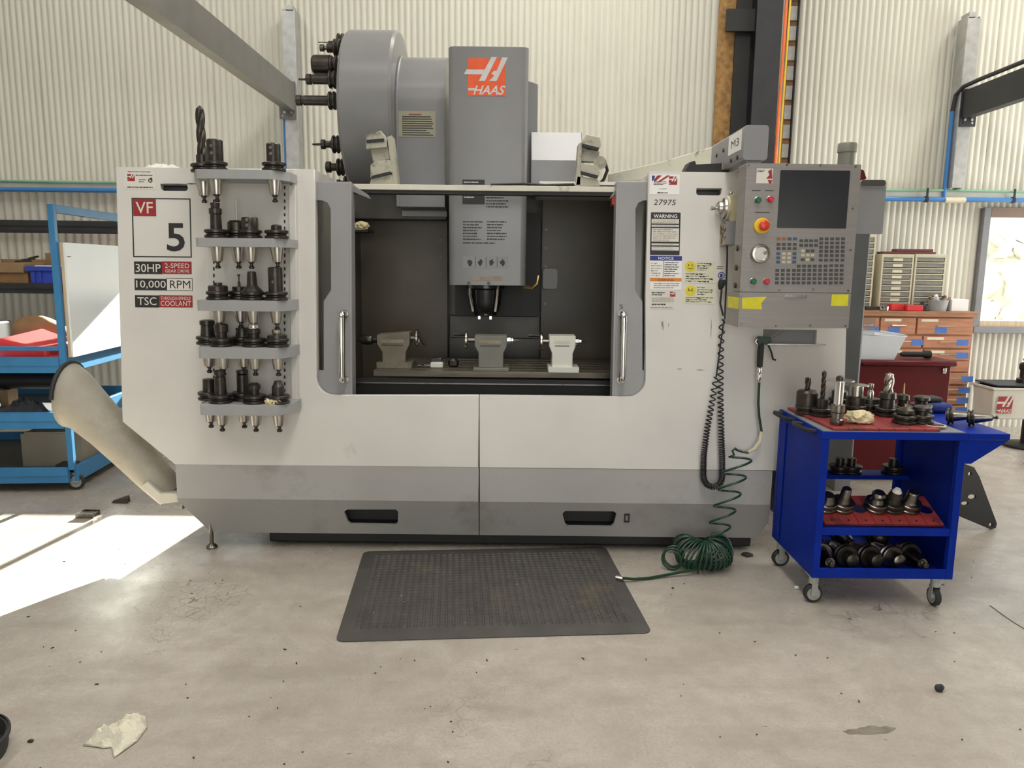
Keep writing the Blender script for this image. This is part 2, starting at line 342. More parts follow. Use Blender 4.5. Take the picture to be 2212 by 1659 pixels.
def concrete_mat():
    m = bpy.data.materials.new('polished_concrete'); m.use_nodes = True; nt = m.node_tree; p = nt.nodes['Principled BSDF']; L = nt.links.new
    tc = N(nt, 'ShaderNodeTexCoord'); src = tc.outputs['Object']
    def nz(sc, det=8, ro=0.6, st=None):
        v = src
        if st:
            mp = N(nt, 'ShaderNodeMapping'); mp.inputs['Scale'].default_value = st; L(src, mp.inputs[0]); v = mp.outputs[0]
        n = N(nt, 'ShaderNodeTexNoise'); n.inputs['Scale'].default_value = sc; n.inputs['Detail'].default_value = det; n.inputs['Roughness'].default_value = ro; L(v, n.inputs['Vector']); return n.outputs['Fac']
    def mr(f, a, b, c=0.0, d=1.0):
        n = N(nt, 'ShaderNodeMapRange'); L(f, n.inputs[0])
        for k, q in zip(('From Min', 'From Max', 'To Min', 'To Max'), (a, b, c, d)): n.inputs[k].default_value = q
        return n.outputs[0]
    def mix(f, A, Bc, mode='MIX'):
        n = N(nt, 'ShaderNodeMix', data_type='RGBA', blend_type=mode)
        if hasattr(f, 'links'): L(f, n.inputs['Factor'])
        else: n.inputs['Factor'].default_value = f
        for k, q in (('A', A), ('B', Bc)):
            if hasattr(q, 'links'): L(q, n.inputs[k])
            else: n.inputs[k].default_value = (*q, 1)
        return n.outputs['Result']
    def mul(a, b):
        n = N(nt, 'ShaderNodeMath', operation='MULTIPLY'); L(a, n.inputs[0]); L(b, n.inputs[1]); return n.outputs[0]
    c = mix(mr(nz(0.9, 6), 0.35, 0.65), (0.41, 0.37, 0.325), (0.53, 0.485, 0.43))
    c = mix(mr(nz(7, 12, 0.78), 0.35, 0.80), c, (0.28, 0.24, 0.20))
    c = mix(mr(nz(95, 6, 0.7), 0.48, 0.75, 0, 0.7), c, (0.27, 0.24, 0.205))
    c = mix(mr(nz(2.2, 8, 0.65, (0.5, 2.5, 1)), 0.50, 0.78, 0, 0.6), c, (0.24, 0.21, 0.18))
    c = mix(mr(nz(38, 3, 0.5, (0.6, 1.3, 1)), 0.735, 0.76), c, (0.12, 0.10, 0.09))
    vo = N(nt, 'ShaderNodeTexVoronoi', feature='DISTANCE_TO_EDGE'); vo.inputs['Scale'].default_value = 16
    wn = N(nt, 'ShaderNodeTexNoise'); wn.inputs['Scale'].default_value = 9; L(src, wn.inputs['Vector'])
    vm = N(nt, 'ShaderNodeMix', data_type='VECTOR'); vm.inputs[0].default_value = 0.10; L(src, vm.inputs[4]); L(wn.outputs['Color'], vm.inputs[5]); L(vm.outputs[1], vo.inputs['Vector'])
    ck = mul(mr(vo.outputs['Distance'], 0.012, 0.03, 1, 0), mr(nz(0.8, 3), 0.56, 0.64))
    c = mix(ck, c, (0.14, 0.125, 0.115))
    L(c, p.inputs['Base Color'])
    L(mr(nz(3.5, 6), 0.3, 0.7, 0.17, 0.38), p.inputs['Roughness'])
    bp = N(nt, 'ShaderNodeBump'); bp.inputs['Strength'].default_value = 0.10; bp.inputs['Distance'].default_value = 0.01; L(nz(30, 8, 0.7), bp.inputs['Height']); L(bp.outputs[0], p.inputs['Normal'])
    return m
MT['concrete'] = concrete_mat()
MT['wall'] = M('cream_corrugated_sheet', (0.63, 0.61, 0.525), 0.5, var=0.05, vs=2, dirt=(0.36, 0.33, 0.27), ds=2.5, dth=0.60, dsoft=0.3, stretch=(3, 1, 0.5))
# ------------------------------------------------------------------ the setting
YW = 6.9
struct('floor', B().box(-6.6, -9.0, -0.12, 7.4, 6.96, 0.0), MT['concrete'], smooth=0)
struct('ground_outside', B().box(-40, 7.0, -0.4, 40, 60, -0.15), MT['earth'], smooth=0)
def fine_sheet(z0, z1):
    b = B(); vs = []; fs = []; n = 14 * 6 + 2; off = (0.011, 0.0, -0.005, -0.0062, -0.005, 0.0)
    for i in range(n + 1):
        x = 0.762 * i / 84; vs += [(x, off[i % 6], z0), (x, off[i % 6], z1)]
    for i in range(n): fs.append((2*i, 2*i+2, 2*i+3, 2*i+1))
    b.add(vs, fs); me = bpy.data.meshes.new('wall_sheet'); me.from_pydata(b.v, [], b.f); me.shade_smooth(); me.materials.append(MT['wall']); me.update(); return me
def sheet_mesh(z0, z1, name='wall_sheet'):
    b = B(); n = 82; vs = []; fs = []
    for i in range(n + 1):
        x = 0.762 * i / 80; ph = 2 * PI * i / 8
        y = -0.009 * math.cos(ph) + (0.013 if i % 8 == 4 else 0)
        vs += [(x, y, z0), (x, y, z1)]
    for i in range(n): fs.append((2*i, 2*i+2, 2*i+3, 2*i+1))
    b.add(vs, fs); me = bpy.data.meshes.new(name); me.from_pydata(b.v, [], b.f); me.shade_smooth(); me.materials.append(MT['wall']); me.update(); return me
wall = struct_empty('wall_back', (0, YW, 0))
WX = [4.2 + 0.762 * k for k in range(-14, 4)]
low, high = sheet_mesh(0.0, 2.07), fine_sheet(2.03, 5.62)
lowr = fine_sheet(0.0, 2.07)
w1a, w1b = fine_sheet(0.0, 0.93), fine_sheet(2.0, 2.07); w2a, w2b = sheet_mesh(0.0, 1.10), sheet_mesh(1.95, 2.07)
for i, x in enumerate(WX):
    parts = [high]
    if x > 4.1: parts += [w1a, w1b]
    elif -3.5 < x < -1.2: parts += [w2a, w2b]
    else: parts += [low if x < 0 else lowr]
    for me in parts:
        o = obj('wall_sheet', None, MT['wall'], wall, mesh=me); o.location = (x, 0.003 * (i % 2) + (0.012 if me is high else 0), 0)
lw = struct('wall_left', B().box(-6.62, -4.6, 0, -6.48, 6.95, 5.6), MT['wall'], smooth=0)
wr = B(); wr.slab(Plane((7.24, 0, 0), (0, 1, 0), (0, 0, 1)), [(-4.6, 0), (6.95, 0), (6.95, 5.6), (-4.6, 5.6)], 0, .16, holes=[[(3.55, .02), (6.45, .02), (6.45, 3.1), (3.55, 3.1)]]); struct('wall_right', wr, MT['wall'], smooth=0)
fw = B().box(-6.48, -4.75, 0, -1.5, -4.6, 5.6).box(2.7, -4.75, 0, 7.24, -4.6, 5.6).box(-1.5, -4.75, 3.5, 2.7, -4.6, 5.6)
struct('wall_front', fw, MT['darkgrey'], smooth=0)
sk = [rr(x - 0.45, ya, x + 0.45, 6.3) for x, ya in ((-3.2, -1.7), (0.5, -1.7), (5.0, 3.5))]
rb = B(); rb.slab(HP(5.62), rr(-6.62, -4.75, 7.40, 6.95), 0.0, 0.08, holes=sk)
struct('ceiling', rb, MT['roof'], smooth=0)
# window on the right, and the sunny window hidden behind the machine
def window(name, x0, x1, z0, z1, mull, rail):
    wn = struct_empty(name, (x0, YW, z0)); Y0, Y1 = YW - 0.05, YW + 0.06
    obj('window_jamb', B().box(x0, Y0, z0, x0 + 0.06, Y1, z1), MT['frame'], wn, bev=0.003); obj('window_jamb', B().box(x1 - 0.06, Y0, z0, x1, Y1, z1), MT['frame'], wn, bev=0.003)
    obj('window_head', B().box(x0 + 0.06, Y0, z1 - (0.085 if rail else 0.05), x1 - 0.06, Y1, z1), MT['framebr'] if rail else MT['frame'], wn, bev=0.003)
    obj('window_sill', B().box(x0 - 0.02, Y0 - 0.05, z0 - 0.05, x1 + 0.02, Y1, z0 + 0.01), MT['frame'], wn, bev=0.004)
    if rail: obj('sill_board', B().box(x0 + 0.06, Y0, z0 + 0.01, x1 - 0.06, Y1, z0 + 0.06), MT['pine'], wn)
    prev = x0 + 0.06
    for x in list(mull) + [x1 - 0.06]:
        obj('pane', B().box(prev, YW + 0.01, z0 + 0.01, x, YW + 0.014, z1 - 0.05), MT['glass'], wn, smooth=0)
        if x != x1 - 0.06: obj('mullion', B().box(x - 0.022, Y0 + 0.02, z0 + 0.01, x + 0.022, Y1, z1 - 0.05), MT['frame'], wn)
        prev = x
    return wn
window('window_1', 4.2, 6.486, 0.93, 2.0, [5.35], True)
window('window_2', -3.42, -1.134, 1.10, 1.95, [-1.95, -2.70], False)
for i, (x, y, r, h) in enumerate(((6.3, 11.5, 1.0, 1.3), (9.3, 11.8, 1.1, 1.7), (13.2, 13.5, 1.5, 1.5), (9.6, 16.5, 1.8, 2.0))):
    random.seed(30 + i); b = B()
    b.ball((x, y, h * 0.5 - 0.15), r, r, h * 0.62, n=72, m=44, fn=lambda v: v + Vector((noise.noise(v * 2.3), noise.noise(v * 2.3 + Vector((9, 0, 0))), noise.noise(v * 2.3 + Vector((0, 7, 0))))) * 0.55 + Vector((noise.noise(v * 8), noise.noise(v * 8 + Vector((5, 0, 0))), 0)) * 0.16)
    tag(obj('garden_shrub', b, MT['leaf'], smooth=80), ('pale sunlit bush outside the right window beside its left jamb', 'tall sunlit bush outside the right window, near its middle', 'wide sunlit bush outside the right window at its far right', 'furthest sunlit bush seen through the right window')[i], 'shrub', 'bushes outside the window')
# girt rail, pipes and cables along the back wall
zg = 2.085
struct('trim_1', B().box(-6.4, YW - 0.10, zg - 0.035, 7.2, YW - 0.02, zg + 0.055), MT['girt'], bev=0.006)
tag(obj('air_pipe', B().cyl((-6.4, YW - 0.13, 2.055), (7.2, YW - 0.13, 2.055), 0.020, n=12), MT['pipe']), 'blue air pipe running along the whole back wall', 'pipe')
gp = B().tube([(x, YW - 0.115 - 0.004 * math.sin(x * 3), 2.128 + 0.006 * math.sin(x * 2.1)) for x in [-6.4 + 0.2 * i for i in range(69)]], 0.010, 8)
tag(obj('green_cable', gp, MT['greenpipe']), 'thin green cable clipped above the blue wall pipe', 'cable')
for i, px in enumerate((2000, 2188)):
    p = at(px, 432, YW - 0.13); t = thing('pipe_clip', ('black clip on the blue wall pipe above the wooden cabinet', 'black clip on the blue wall pipe above the right window')[i], 'clip', (p.x, YW - 0.13, 2.055), group='pipe clips')
    obj('band', B().lathe([(0.0205, -0.012), (0.027, -0.012), (0.027, 0.012), (0.0205, 0.012)], (p.x, YW - 0.13, 2.055), (1, 0, 0), 14, cap=False), MT['black'], t)
    obj('strap', B().box(p.x - 0.008, YW - 0.150, 2.07, p.x + 0.008, YW - 0.142, 2.15), MT['black'], t)
p = at(2065, 432, YW - 0.15); tag(obj('pipe_joint', B().cyl((p.x - 0.09, YW - 0.13, 2.05), (p.x + 0.09, YW - 0.13, 2.05), 0.026, n=12), MT['creamtape'], bev=0.004), 'cream sleeve joint on the blue wall pipe under the right post', 'joint')
# galvanised posts with their beams
def post(px, label, blabel, bmat, plabel, pside, drop):
    X = at(px, 120, YW - 0.12).x
    b = B(); b.box(X - 0.055, YW - 0.17, 2.15, X - 0.045, YW - 0.03, 3.56).box(X + 0.045, YW - 0.17, 2.15, X + 0.055, YW - 0.03, 3.56).box(X - 0.055, YW - 0.18, 2.15, X + 0.055, YW - 0.17, 3.54)
    t = thing('wall_post', label, 'post', (X, YW - 0.1, 2.15)); obj('channel', b, MT['galv'], t, bev=0.002); obj('cap_plate', B().box(X - 0.03, YW - 0.15, 3.56, X + 0.03, YW - 0.03, 3.60), MT['galv'], t)
    t = thing('roof_beam', blabel, 'beam', (X, YW - 0.2, 2.7))
    xb = X + 0.02 * pside
    b = B(); b.box(xb - 0.02, -1.0, 2.735, xb - 0.012, YW - 0.2, 2.945).box(xb - 0.02, -1.0, 2.945, xb + 0.06, YW - 0.2, 2.953).box(xb - 0.02, -1.0, 2.727, xb + 0.06, YW - 0.2, 2.735) if pside < 0 else b.box(xb - 0.06, -1.0, 2.735, xb - 0.052, YW - 0.2, 2.945).box(xb - 0.06, -1, 2.945, xb + 0.02, YW - 0.2, 2.953).box(xb - 0.06, -1, 2.727, xb + 0.02, YW - 0.2, 2.735)
    if pside < 0: b = B(); b.box(xb + 0.052, -1.0, 2.735, xb + 0.06, YW - 0.2, 2.945).box(xb - 0.02, -1.0, 2.945, xb + 0.06, YW - 0.2, 2.953).box(xb - 0.02, -1.0, 2.727, xb + 0.06, YW - 0.2, 2.735)
    obj('channel', b, bmat, t)
    e = B(); pl = VP(YW - 0.19); e.slab(pl, rr(xb - 0.075, 2.66, xb + 0.065, 2.97), 0, 0.008, holes=[circ(xb - 0.05, 2.69, 0.009, 10), circ(xb + 0.04, 2.69, 0.012, 10)]); obj('end_plate', e, bmat, t)
    for dx in (-0.03, 0.03): obj('bolt', B().cyl((xb + dx, YW - 0.205, 2.715), (xb + dx, YW - 0.197, 2.715), 0.012, n=6), MT['galv'], t)
    xp = X - 0.075
    tag(obj('drop_pipe', B().tube([(xp, YW - 0.11, z) for z in (2.06, drop)], 0.017, 10), MT['pipe']), plabel, 'pipe')
    return X
XL = post(629, 'galvanised steel post on the wall left of the tool drum', 'grey steel beam running from the left post to the upper left', MT['beamgrey'], 'blue vertical pipe beside the left wall post', -1, 2.70)
XR = post(2089, 'galvanised steel post on the wall above the right window', 'steel beam coloured dark as unlit, running from the right post to the right edge', MT['column'], 'blue vertical pipe below the dark beam on the right post', 1, 2.80)  # beam borrows the column paint to darken its unlit side
b = B().tube([(XR - 0.075, YW - 0.11, 2.80), (XR - 0.07, YW - 0.13, 2.93), (XR - 0.05, YW - 0.2, 2.985), (XR - 0.03, YW - 0.4, 3.0), (XR - 0.03, 0.5, 3.0)], 0.017, 10)
tag(obj('beam_pipe', b, MT['column']), 'dark pipe running along the top of the right beam', 'pipe')
# black column with its cables
Yc = 6.45
c0, c1, c2, c3 = (at(x, 150, Yc).x for x in (1562, 1592, 1628, 1683))
t = thing('steel_column', 'black steel column standing against the back wall behind the control panel', 'column', ((c1 + c3) / 2, Yc, 0))
obj('flange', B().box(c2, Yc - 0.01, 0, c3, Yc + 0.01, 5.6), MT['column'], t, bev=0.003)
obj('web', B().box((c2 + c3) / 2 - 0.008, Yc + 0.01, 0, (c2 + c3) / 2 + 0.008, Yc + 0.22, 5.6), MT['column'], t)
obj('rear_flange', B().box(c1 - 0.02, Yc + 0.22, 0, c3, Yc + 0.24, 5.6), MT['column'], t)
obj('side_plate', B().box(c1, Yc + 0.10, 0, c2 - 0.01, Yc + 0.12, 5.6), MT['black'], t)
obj('cleat', B().box(c0 + 0.02, Yc + 0.04, 3.35, c2, Yc + 0.08, 3.52), MT['black'], t)
tag(obj('insulation_strip', B().box(c0 - 0.01, Yc + 0.16, 0.0, c1 + 0.01, Yc + 0.20, 5.6), MT['rust'], smooth=0), 'brown insulation strip beside the black column', 'insulation')
xo = c3 + 0.02
tag(obj('orange_cable', B().tube([(xo + 0.006 * math.sin(z * 2.2), Yc + 0.0, z) for z in [0.25 * i for i in range(23)]], 0.012, 8), MT['orange']), 'orange cable running up the black column', 'cable')
tag(obj('yellow_cable', B().tube([(xo + 0.035 + 0.006 * math.sin(z * 1.7 + 1), Yc + 0.01, z) for z in [0.25 * i for i in range(23)]], 0.009, 8), MT['yellow']), 'yellow cable running up beside the orange cable', 'cable')
t = thing('cable_ladder', 'slotted metal cable tray beside the yellow cable', 'cable tray', (xo + 0.09, Yc + 0.06, 0))
obj('tray_rail', B().box(xo + 0.052, Yc + 0.04, 0, xo + 0.058, Yc + 0.09, 5.6), MT['rust'], t); obj('tray_rail', B().box(xo + 0.128, Yc + 0.04, 0, xo + 0.134, Yc + 0.09, 5.6), MT['column'], t)
obj('tray_back', B().box(xo + 0.058, Yc + 0.085, 0, xo + 0.128, Yc + 0.09, 5.6), MT['cardd'], t)
rung = bpy.data.meshes.new('rung'); bb = B().box(-0.030, -0.004, -0.055, 0.030, 0.004, 0.055); rung.from_pydata(bb.v, [], bb.f); rung.materials.append(MT['galv'])
for k in range(36):
    o = obj('rung', None, MT['galv'], t, mesh=rung, bev=0); o.location = (0.003, 0.012, 1.95 + 0.155 * k - 0.155 * 8)
# ceiling lamps above the work area
for i, (lx, ly) in enumerate(((-1.0, 2.6), (2.6, 2.6), (-1.0, 0.2))):
    t = thing('ceiling_lamp', ('long tube lamp under the roof above the tool drum', 'long tube lamp under the roof above the blue tool cart', 'long tube lamp under the roof behind the photographer')[i], 'lamp', (lx, ly, 4.95), group='tube lamps under the roof')
    obj('lamp_body', B().box(lx - 0.75, ly - 0.06, 5.0, lx + 0.75, ly + 0.06, 5.06), MT['hiwhite'], t); obj('tube', B().cyl((lx - 0.72, ly, 4.975), (lx + 0.72, ly, 4.975), 0.02, n=10), MT['lampe'], t)
    for dx in (-0.6, 0.6): obj('hanger', B().cyl((lx + dx, ly, 5.06), (lx + dx, ly, 5.62), 0.004, n=6), MT['galv'], t)
# ------------------------------------------------------------------ the milling machine
FP = Plane((0, 3.60, 0.44), (1, 0, 0), (0, 0.075, 1.0))      # its front leans back slightly
def snap(poly, tol=0.012):
    for ax in (0, 1):
        vals = sorted(set(p[ax] for p in poly)); grp = []
        for v in vals:
            if grp and v - grp[-1][-1] < tol: grp[-1].append(v)
            else: grp.append([v])
        mp = {v: sum(g) / len(g) for g in grp for v in g}
        poly = [(mp[p[0]], p[1]) if ax == 0 else (p[0], mp[p[1]]) for p in poly]
    return poly
def pp(pl, pts, w=0.0, sn=True):
    q = [pl.uv(p, w) for p in pts]; return snap(q) if sn else q
def prect(pl, r, w=0.0, rad=0.0): return rr(*pl.rect(*r, w), rad)
MC = thing('milling_machine', 'large off-white and grey machining centre with open doors in the middle of the workshop', 'machine', (-0.2, 4.7, 0))
# front panels
def arc_pts(cx, cy, r, a0, a1, n=6): return [(cx + r * math.cos(math.radians(a0 + (a1 - a0) * i / n)), cy + r * math.sin(math.radians(a0 + (a1 - a0) * i / n))) for i in range(n + 1)]
slotL = prect(FP, (348, 398, 405, 412), 0, 0.014); slotR = prect(FP, (1504, 407, 1558, 422), 0, 0.014)
hv = [FP.rect(x - 1.5, y - 4, x + 1.5, y + 4) for x, y in ()]
Lp = pp(FP, [(250, 362), (677, 364), (683, 392), (683, 800)]) + pp(FP, arc_pts(721, 815, 38, 180, 90), sn=False) + pp(FP, [(1034, 853), (1034, 1008), (378, 1006), (264, 911)])
obj('front_panel', B().slab(FP, Lp, -0.03, 0, holes=[slotL]), MT['white'], MC, bev=0.004)
recess = FP.rect(1648, 712, 1764, 745)
Rp = pp(FP, [(1036, 853), (1358, 857)]) + pp(FP, arc_pts(1358, 820, 37, 90, 0), sn=False) + pp(FP, [(1397, 640), (1399, 371), (1838, 374), (1822, 915), (1695, 1017), (1036, 1009)])
obj('front_panel', B().slab(FP, Rp, -0.03, 0, holes=[slotR, rr(*recess)]), MT['white'], MC, bev=0.004)
u0, v0, u1, v1 = recess
obj('bracket_recess', B().slab(FP, rr(u0, v0, u1, v1), -0.05, -0.031), MT['midgrey'], MC)
for s, sl in ((0, slotL), (1, slotR)):
    us = [p[0] for p in sl]; vs_ = [p[1] for p in sl]
    obj('lifting_slot', B().slab(FP, rr(min(us) - .01, min(vs_) - .01, max(us) + .01, max(vs_) + .01), -0.06, -0.045), MT['darkgrey'], MC)
    obj('slot_lip', B().slab(FP, rr(min(us), max(vs_) - 0.007, max(us), max(vs_)), -0.04, 0.006), MT['steeld'], MC)
# skirt, in two bands and two halves
SP = Plane((0, 3.60, 0), (1, 0, 0), (0, 0, 1)); SP2 = Plane((0, 3.60, SP.rect(900, 1084, 1000, 1090)[3]), (1, 0, 0), (0, 0.16, -1.0))
SP2 = Plane((0, 3.60, 0), (1, 0, 0), (0, 0, 1))
zb = SP.uv((1035, 1084))[1]
LOWER = Plane((0, 3.60 - 0.0, zb), (1, 0, 0), (0, -0.16, 1.0))
us = [SP.uv((x, 1040))[0] for x in (380, 1034, 1036, 1668)]
zt = SP.uv((1035, 1009))[1]
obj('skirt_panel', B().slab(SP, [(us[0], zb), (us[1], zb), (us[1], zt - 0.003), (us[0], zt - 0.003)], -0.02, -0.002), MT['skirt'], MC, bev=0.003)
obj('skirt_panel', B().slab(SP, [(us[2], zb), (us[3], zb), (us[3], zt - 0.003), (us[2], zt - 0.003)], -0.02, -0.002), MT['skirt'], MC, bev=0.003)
def lo(x, y): return LOWER.uv((x, y))
vb = lo(1035, 1156)[1]
h1 = pp(LOWER, [(743, 1106), (750, 1101), (855, 1101), (860, 1106), (859, 1130), (854, 1135), (757, 1133), (751, 1128)], sn=False)
h2 = pp(LOWER, [(1215, 1110), (1221, 1104), (1326, 1105), (1332, 1110), (1326, 1133), (1320, 1139), (1227, 1138), (1221, 1133)], sn=False)
obj('lower_skirt_panel', B().slab(LOWER, [(us[0], 0), (lo(384, 1090)[0], -0.01), (lo(455, 1147)[0], vb), (us[1], vb), (us[1], 0)], -0.02, -0.002, holes=[h1]), MT['skirt_shaded'], MC, smooth=0)
obj('lower_skirt_panel', B().slab(LOWER, [(us[2], 0), (us[2], vb), (lo(1638, 1160)[0], vb), (us[3], vb + 0.09), (us[3], 0)], -0.02, -0.002, holes=[h2]), MT['skirt_shaded'], MC, smooth=0)
for h in (h1, h2):
    a = [p[0] for p in h]; c = [p[1] for p in h]
    b = B(); q = rr(min(a) - .01, min(c) - .01, max(a) + .01, max(c) + .01); b.slab(LOWER, q, -0.14, -0.13); b.slab(LOWER, q, -0.13, -0.022, holes=[rr(min(a) - .004, min(c) - .004, max(a) + .004, max(c) + .004)])
    obj('fork_pocket', b, MT['black'], MC, smooth=0)
b = B(); b.slab(LOWER, rr(*LOWER.rect(1348, 1110, 1360, 1128)), -0.002, 0.003, holes=[rr(*LOWER.rect(1351, 1113, 1357, 1125))]); obj('drain_plate', b, MT['dark'], MC)
# base casting and levelling feet
obj('base_casting_shade', B().box(-1.24, 3.69, 0.012, 1.24, 5.7, 0.42), MT['black'], MC, bev=0.01)  # black and close to the floor, standing for shadow beneath the machine
for i, (px, py, rod) in enumerate(((458, 1184, 1),)):
    g = gr(px, py - 1); b = B().lathe([(0.028, 0.0), (0.028, 0.008), (0.018, 0.02), (0.010, 0.024), (0.010, 0.15)], g, n=16); obj('levelling_foot', b, MT['steeld'], MC)
for x in (-0.72, 0.25, 1.05):
    obj('levelling_foot', B().lathe([(0.06, 0.0), (0.06, 0.03), (0.035, 0.04), (0.03, 0.06)], (x, 3.86, 0), n=18), MT['dark'], MC)
# side panels, left cabinet and rear enclosure
xl = FP.P(*FP.uv((250, 362))).x; xr = FP.P(*FP.uv((1838, 600))).x; ztop = FP.P(*FP.uv((460, 363))).z; xin = FP.P(*FP.uv((677, 364))).x; xri = FP.P(*FP.uv((1398, 371))).x
def yf(z): return 3.60 + 0.075 * (z - 0.44)
side = Plane((0, 0, 0), (0, 1, 0), (0, 0, 1))
prof = lambda y1, z1: [(yf(0.70) + .031, 0.70), (y1, 0.70), (y1, z1), (yf(z1) + .031, z1)]
b = B(); b.slab(Plane((xl, 0, 0), (0, 1, 0), (0, 0, 1)), prof(4.15, ztop), -0.0, 0.012); obj('side_panel', b, MT['white'], MC)
b = B(); b.slab(Plane((xr - 0.012, 0, 0), (0, 1, 0), (0, 0, 1)), prof(5.9, ztop), 0.0, 0.012); obj('side_panel', b, MT['white'], MC)
x_hr = at(1160, 400, 4.3).x
lowx = FP.P(*FP.uv((378, 1006))).x; rox = FP.P(*FP.uv((1695, 1017))).x
def quadslab(a, b_, c, d, th):  # thin sheet between four points
    n = (b_ - a).cross(d - a).normalized() * th; return B().add([a, b_, c, d, a + n, b_ + n, c + n, d + n], [(3,2,1,0),(4,5,6,7),(0,1,5,4),(1,2,6,5),(2,3,7,6),(3,0,4,7)])
obj('lower_side_panel', quadslab(Vector((xl + .012, 3.64, .70)), Vector((lowx + .012, 3.64, .44)), Vector((lowx + .012, 4.15, .44)), Vector((xl + .012, 4.15, .70)), 0.008), MT['white'], MC)
obj('lower_side_panel', quadslab(Vector((xr - .012, 5.9, .70)), Vector((rox - .012, 5.9, .44)), Vector((rox - .012, 3.64, .44)), Vector((xr - .012, 3.64, .70)), 0.008), MT['white'], MC)
obj('lower_side_panel', B().box(lowx, 3.63, 0.20, lowx + 0.01, 4.15, 0.44), MT['skirt'], MC); XRL = -1.45
obj('rear_side_panel', B().box(XRL, 4.15, 0.2, XRL + .012, 5.9, 1.75), MT['white'], MC)
obj('cabinet_back', B().add([(xl + .02, 4.15, .70), (lowx + .012, 4.15, .44), (xin, 4.15, .44), (xin, 4.15, ztop - .013), (xl + .02, 4.15, ztop - .013)], [(0, 1, 2, 3, 4)]), MT['white'], MC, thick=.008); obj('lower_side_panel', B().box(rox - 0.01, 3.63, 0.20, rox, 5.9, 0.44), MT['skirt'], MC)
obj('rear_panel', B().box(XRL, 5.88, 0.2, rox, 5.9, 1.75), MT['white'], MC)
b = B(); b.slab(Plane((xin - 0.012, 0, 0), (0, 1, 0), (0, 0, 1)), [(yf(.46) + .07, .46), (4.15, .46), (4.15, ztop), (yf(ztop) + .031, ztop)], 0, 0.012); obj('cabinet_inner_side', b, MT['white'], MC)
obj('cabinet_top', B().box(xl + .012, yf(ztop) + .031, ztop - .012, xin - .012, 4.15, ztop), MT['white'], MC)
obj('cabinet_top', B().box(xri + .03, yf(ztop) + .031, ztop - .012, xr - .012, 5.88, ztop), MT['white'], MC)
b = B(); b.slab(Plane((xri + 0.018, 0, 0), (0, 1, 0), (0, 0, 1)), [(yf(.46) + .07, .46), (4.15, .46), (4.15, ztop), (yf(ztop) + .031, ztop)], 0, 0.012); obj('cabinet_inner_side', b, MT['white'], MC)
obj('added_shade_panel', B().box(x_hr, 3.86, 1.835, xri + .018, 4.75, 1.85), MT['white'], MC)  # unseen panel added to keep light out of the right interior
# sliding doors
def door(inner, sgn, fr):
    w0, w1 = -0.068, -0.036
    X = lambda dx: inner + dx * sgn          # dx in pixels outward from the inner edge
    out = 110
    pts = [(X(0), 392), (X(out), 392), (X(out), 862), (X(0), 862)]
    poly = pp(FP, pts, w1, sn=False); uu = FP.rect(min(X(0), X(out)), 392, max(X(0), X(out)), 862, w1); poly = rr(*uu)
    hp = [(X(100), 433), (X(62), 433), (X(50), 438), (X(43), 452), (X(42), 625), (X(58), 650), (X(58), 800), (X(100), 800)]
    hole = pp(FP, hp, w1, sn=False)
    b = B().slab(FP, poly, w0, w1, holes=[hole]); d = obj('sliding_door', b, MT['doorgrey'], MC, bev=0.003)
    hx = [p[0] for p in hole]; hy = [p[1] for p in hole]
    obj('door_window', B().slab(FP, rr(min(hx) - .01, min(hy) - .01, max(hx) + .01, max(hy) + .01), w0 - 0.008, w0 - 0.003), MT['smoke'], d, smooth=0)
    ui = FP.uv((X(0), 620), w1)[0]; va, vb_ = uu[1], uu[3]
    obj('door_edge_flange', B().slab(FP, rr(min(ui, ui - sgn * 0.001) - .006, va, max(ui, ui - sgn * .001) + .006, vb_), w0 - 0.05, w1 + 0.0015), MT['doorgrey'], d, bev=0.002)
    c0 = FP.uv((X(12), 678), w1); c1 = FP.uv((X(12), 820), w1); P = []
    hu = (c0[0] + c1[0]) / 2
    for a in range(0, 91, 15): P.append(FP.P(hu, c0[1] + 0.018 * (1 - math.sin(math.radians(a))) - 0.018 - 0.0, w1 + 0.055 + 0.02 * math.sin(math.radians(a))) if False else FP.P(hu, c0[1] - 0.022 * (1 - math.cos(math.radians(a))), w1 + 0.05 + 0.022 * math.sin(math.radians(a))))
    P = [FP.P(hu, c0[1], w1)] + P
    Q = [FP.P(hu, c1[1], w1)] + [FP.P(hu, c1[1] + 0.022 * (1 - math.cos(math.radians(a))), w1 + 0.05 + 0.022 * math.sin(math.radians(a))) for a in range(0, 91, 15)]
    obj('handle', B().tube(P + Q[::-1], 0.0165, 12), MT['chrome'], d)
    for c in (c0, c1): obj('handle_flange', B().cyl(FP.P(hu, c[1], w1), FP.P(hu, c[1], w1 + 0.006), 0.02, n=16), MT['steeld'], d)
    return d
dl = door(757, -1, 0); dr = door(1330, 1, 0)
txt('TH', FP, (1338, 658, 1346, 670), MT['print'], dr, -0.0338, shear=0.2, name='scrawl')
# top rail and gussets
obj('top_rail', B().slab(FP, prect(FP, (735, 400, 1352, 412), -0.09), -0.15, -0.09), MT['cream'], MC, bev=0.002)
for xa, xb_ in ((757, 795), (1338, 1322)):
    b = B(); b.slab(FP, pp(FP, [(xa, 396), (xb_, 420), (xb_ + (6 if xb_ > xa else -6), 430), (xa, 412)], -0.08, sn=False), -0.088, -0.08); obj('corner_gusset', b, MT['grey'], MC)
obj('under_rail_black_strip', B().slab(FP, prect(FP, (757, 412, 1330, 420), -0.10), -0.14, -0.10), MT['black'], MC)  # black strip filling the gap below the rail
obj('indicator_light', B().slab(FP, prect(FP, (1322, 420, 1334, 442), -0.10, 0.01), -0.16, -0.10), MT['redlight'], MC)
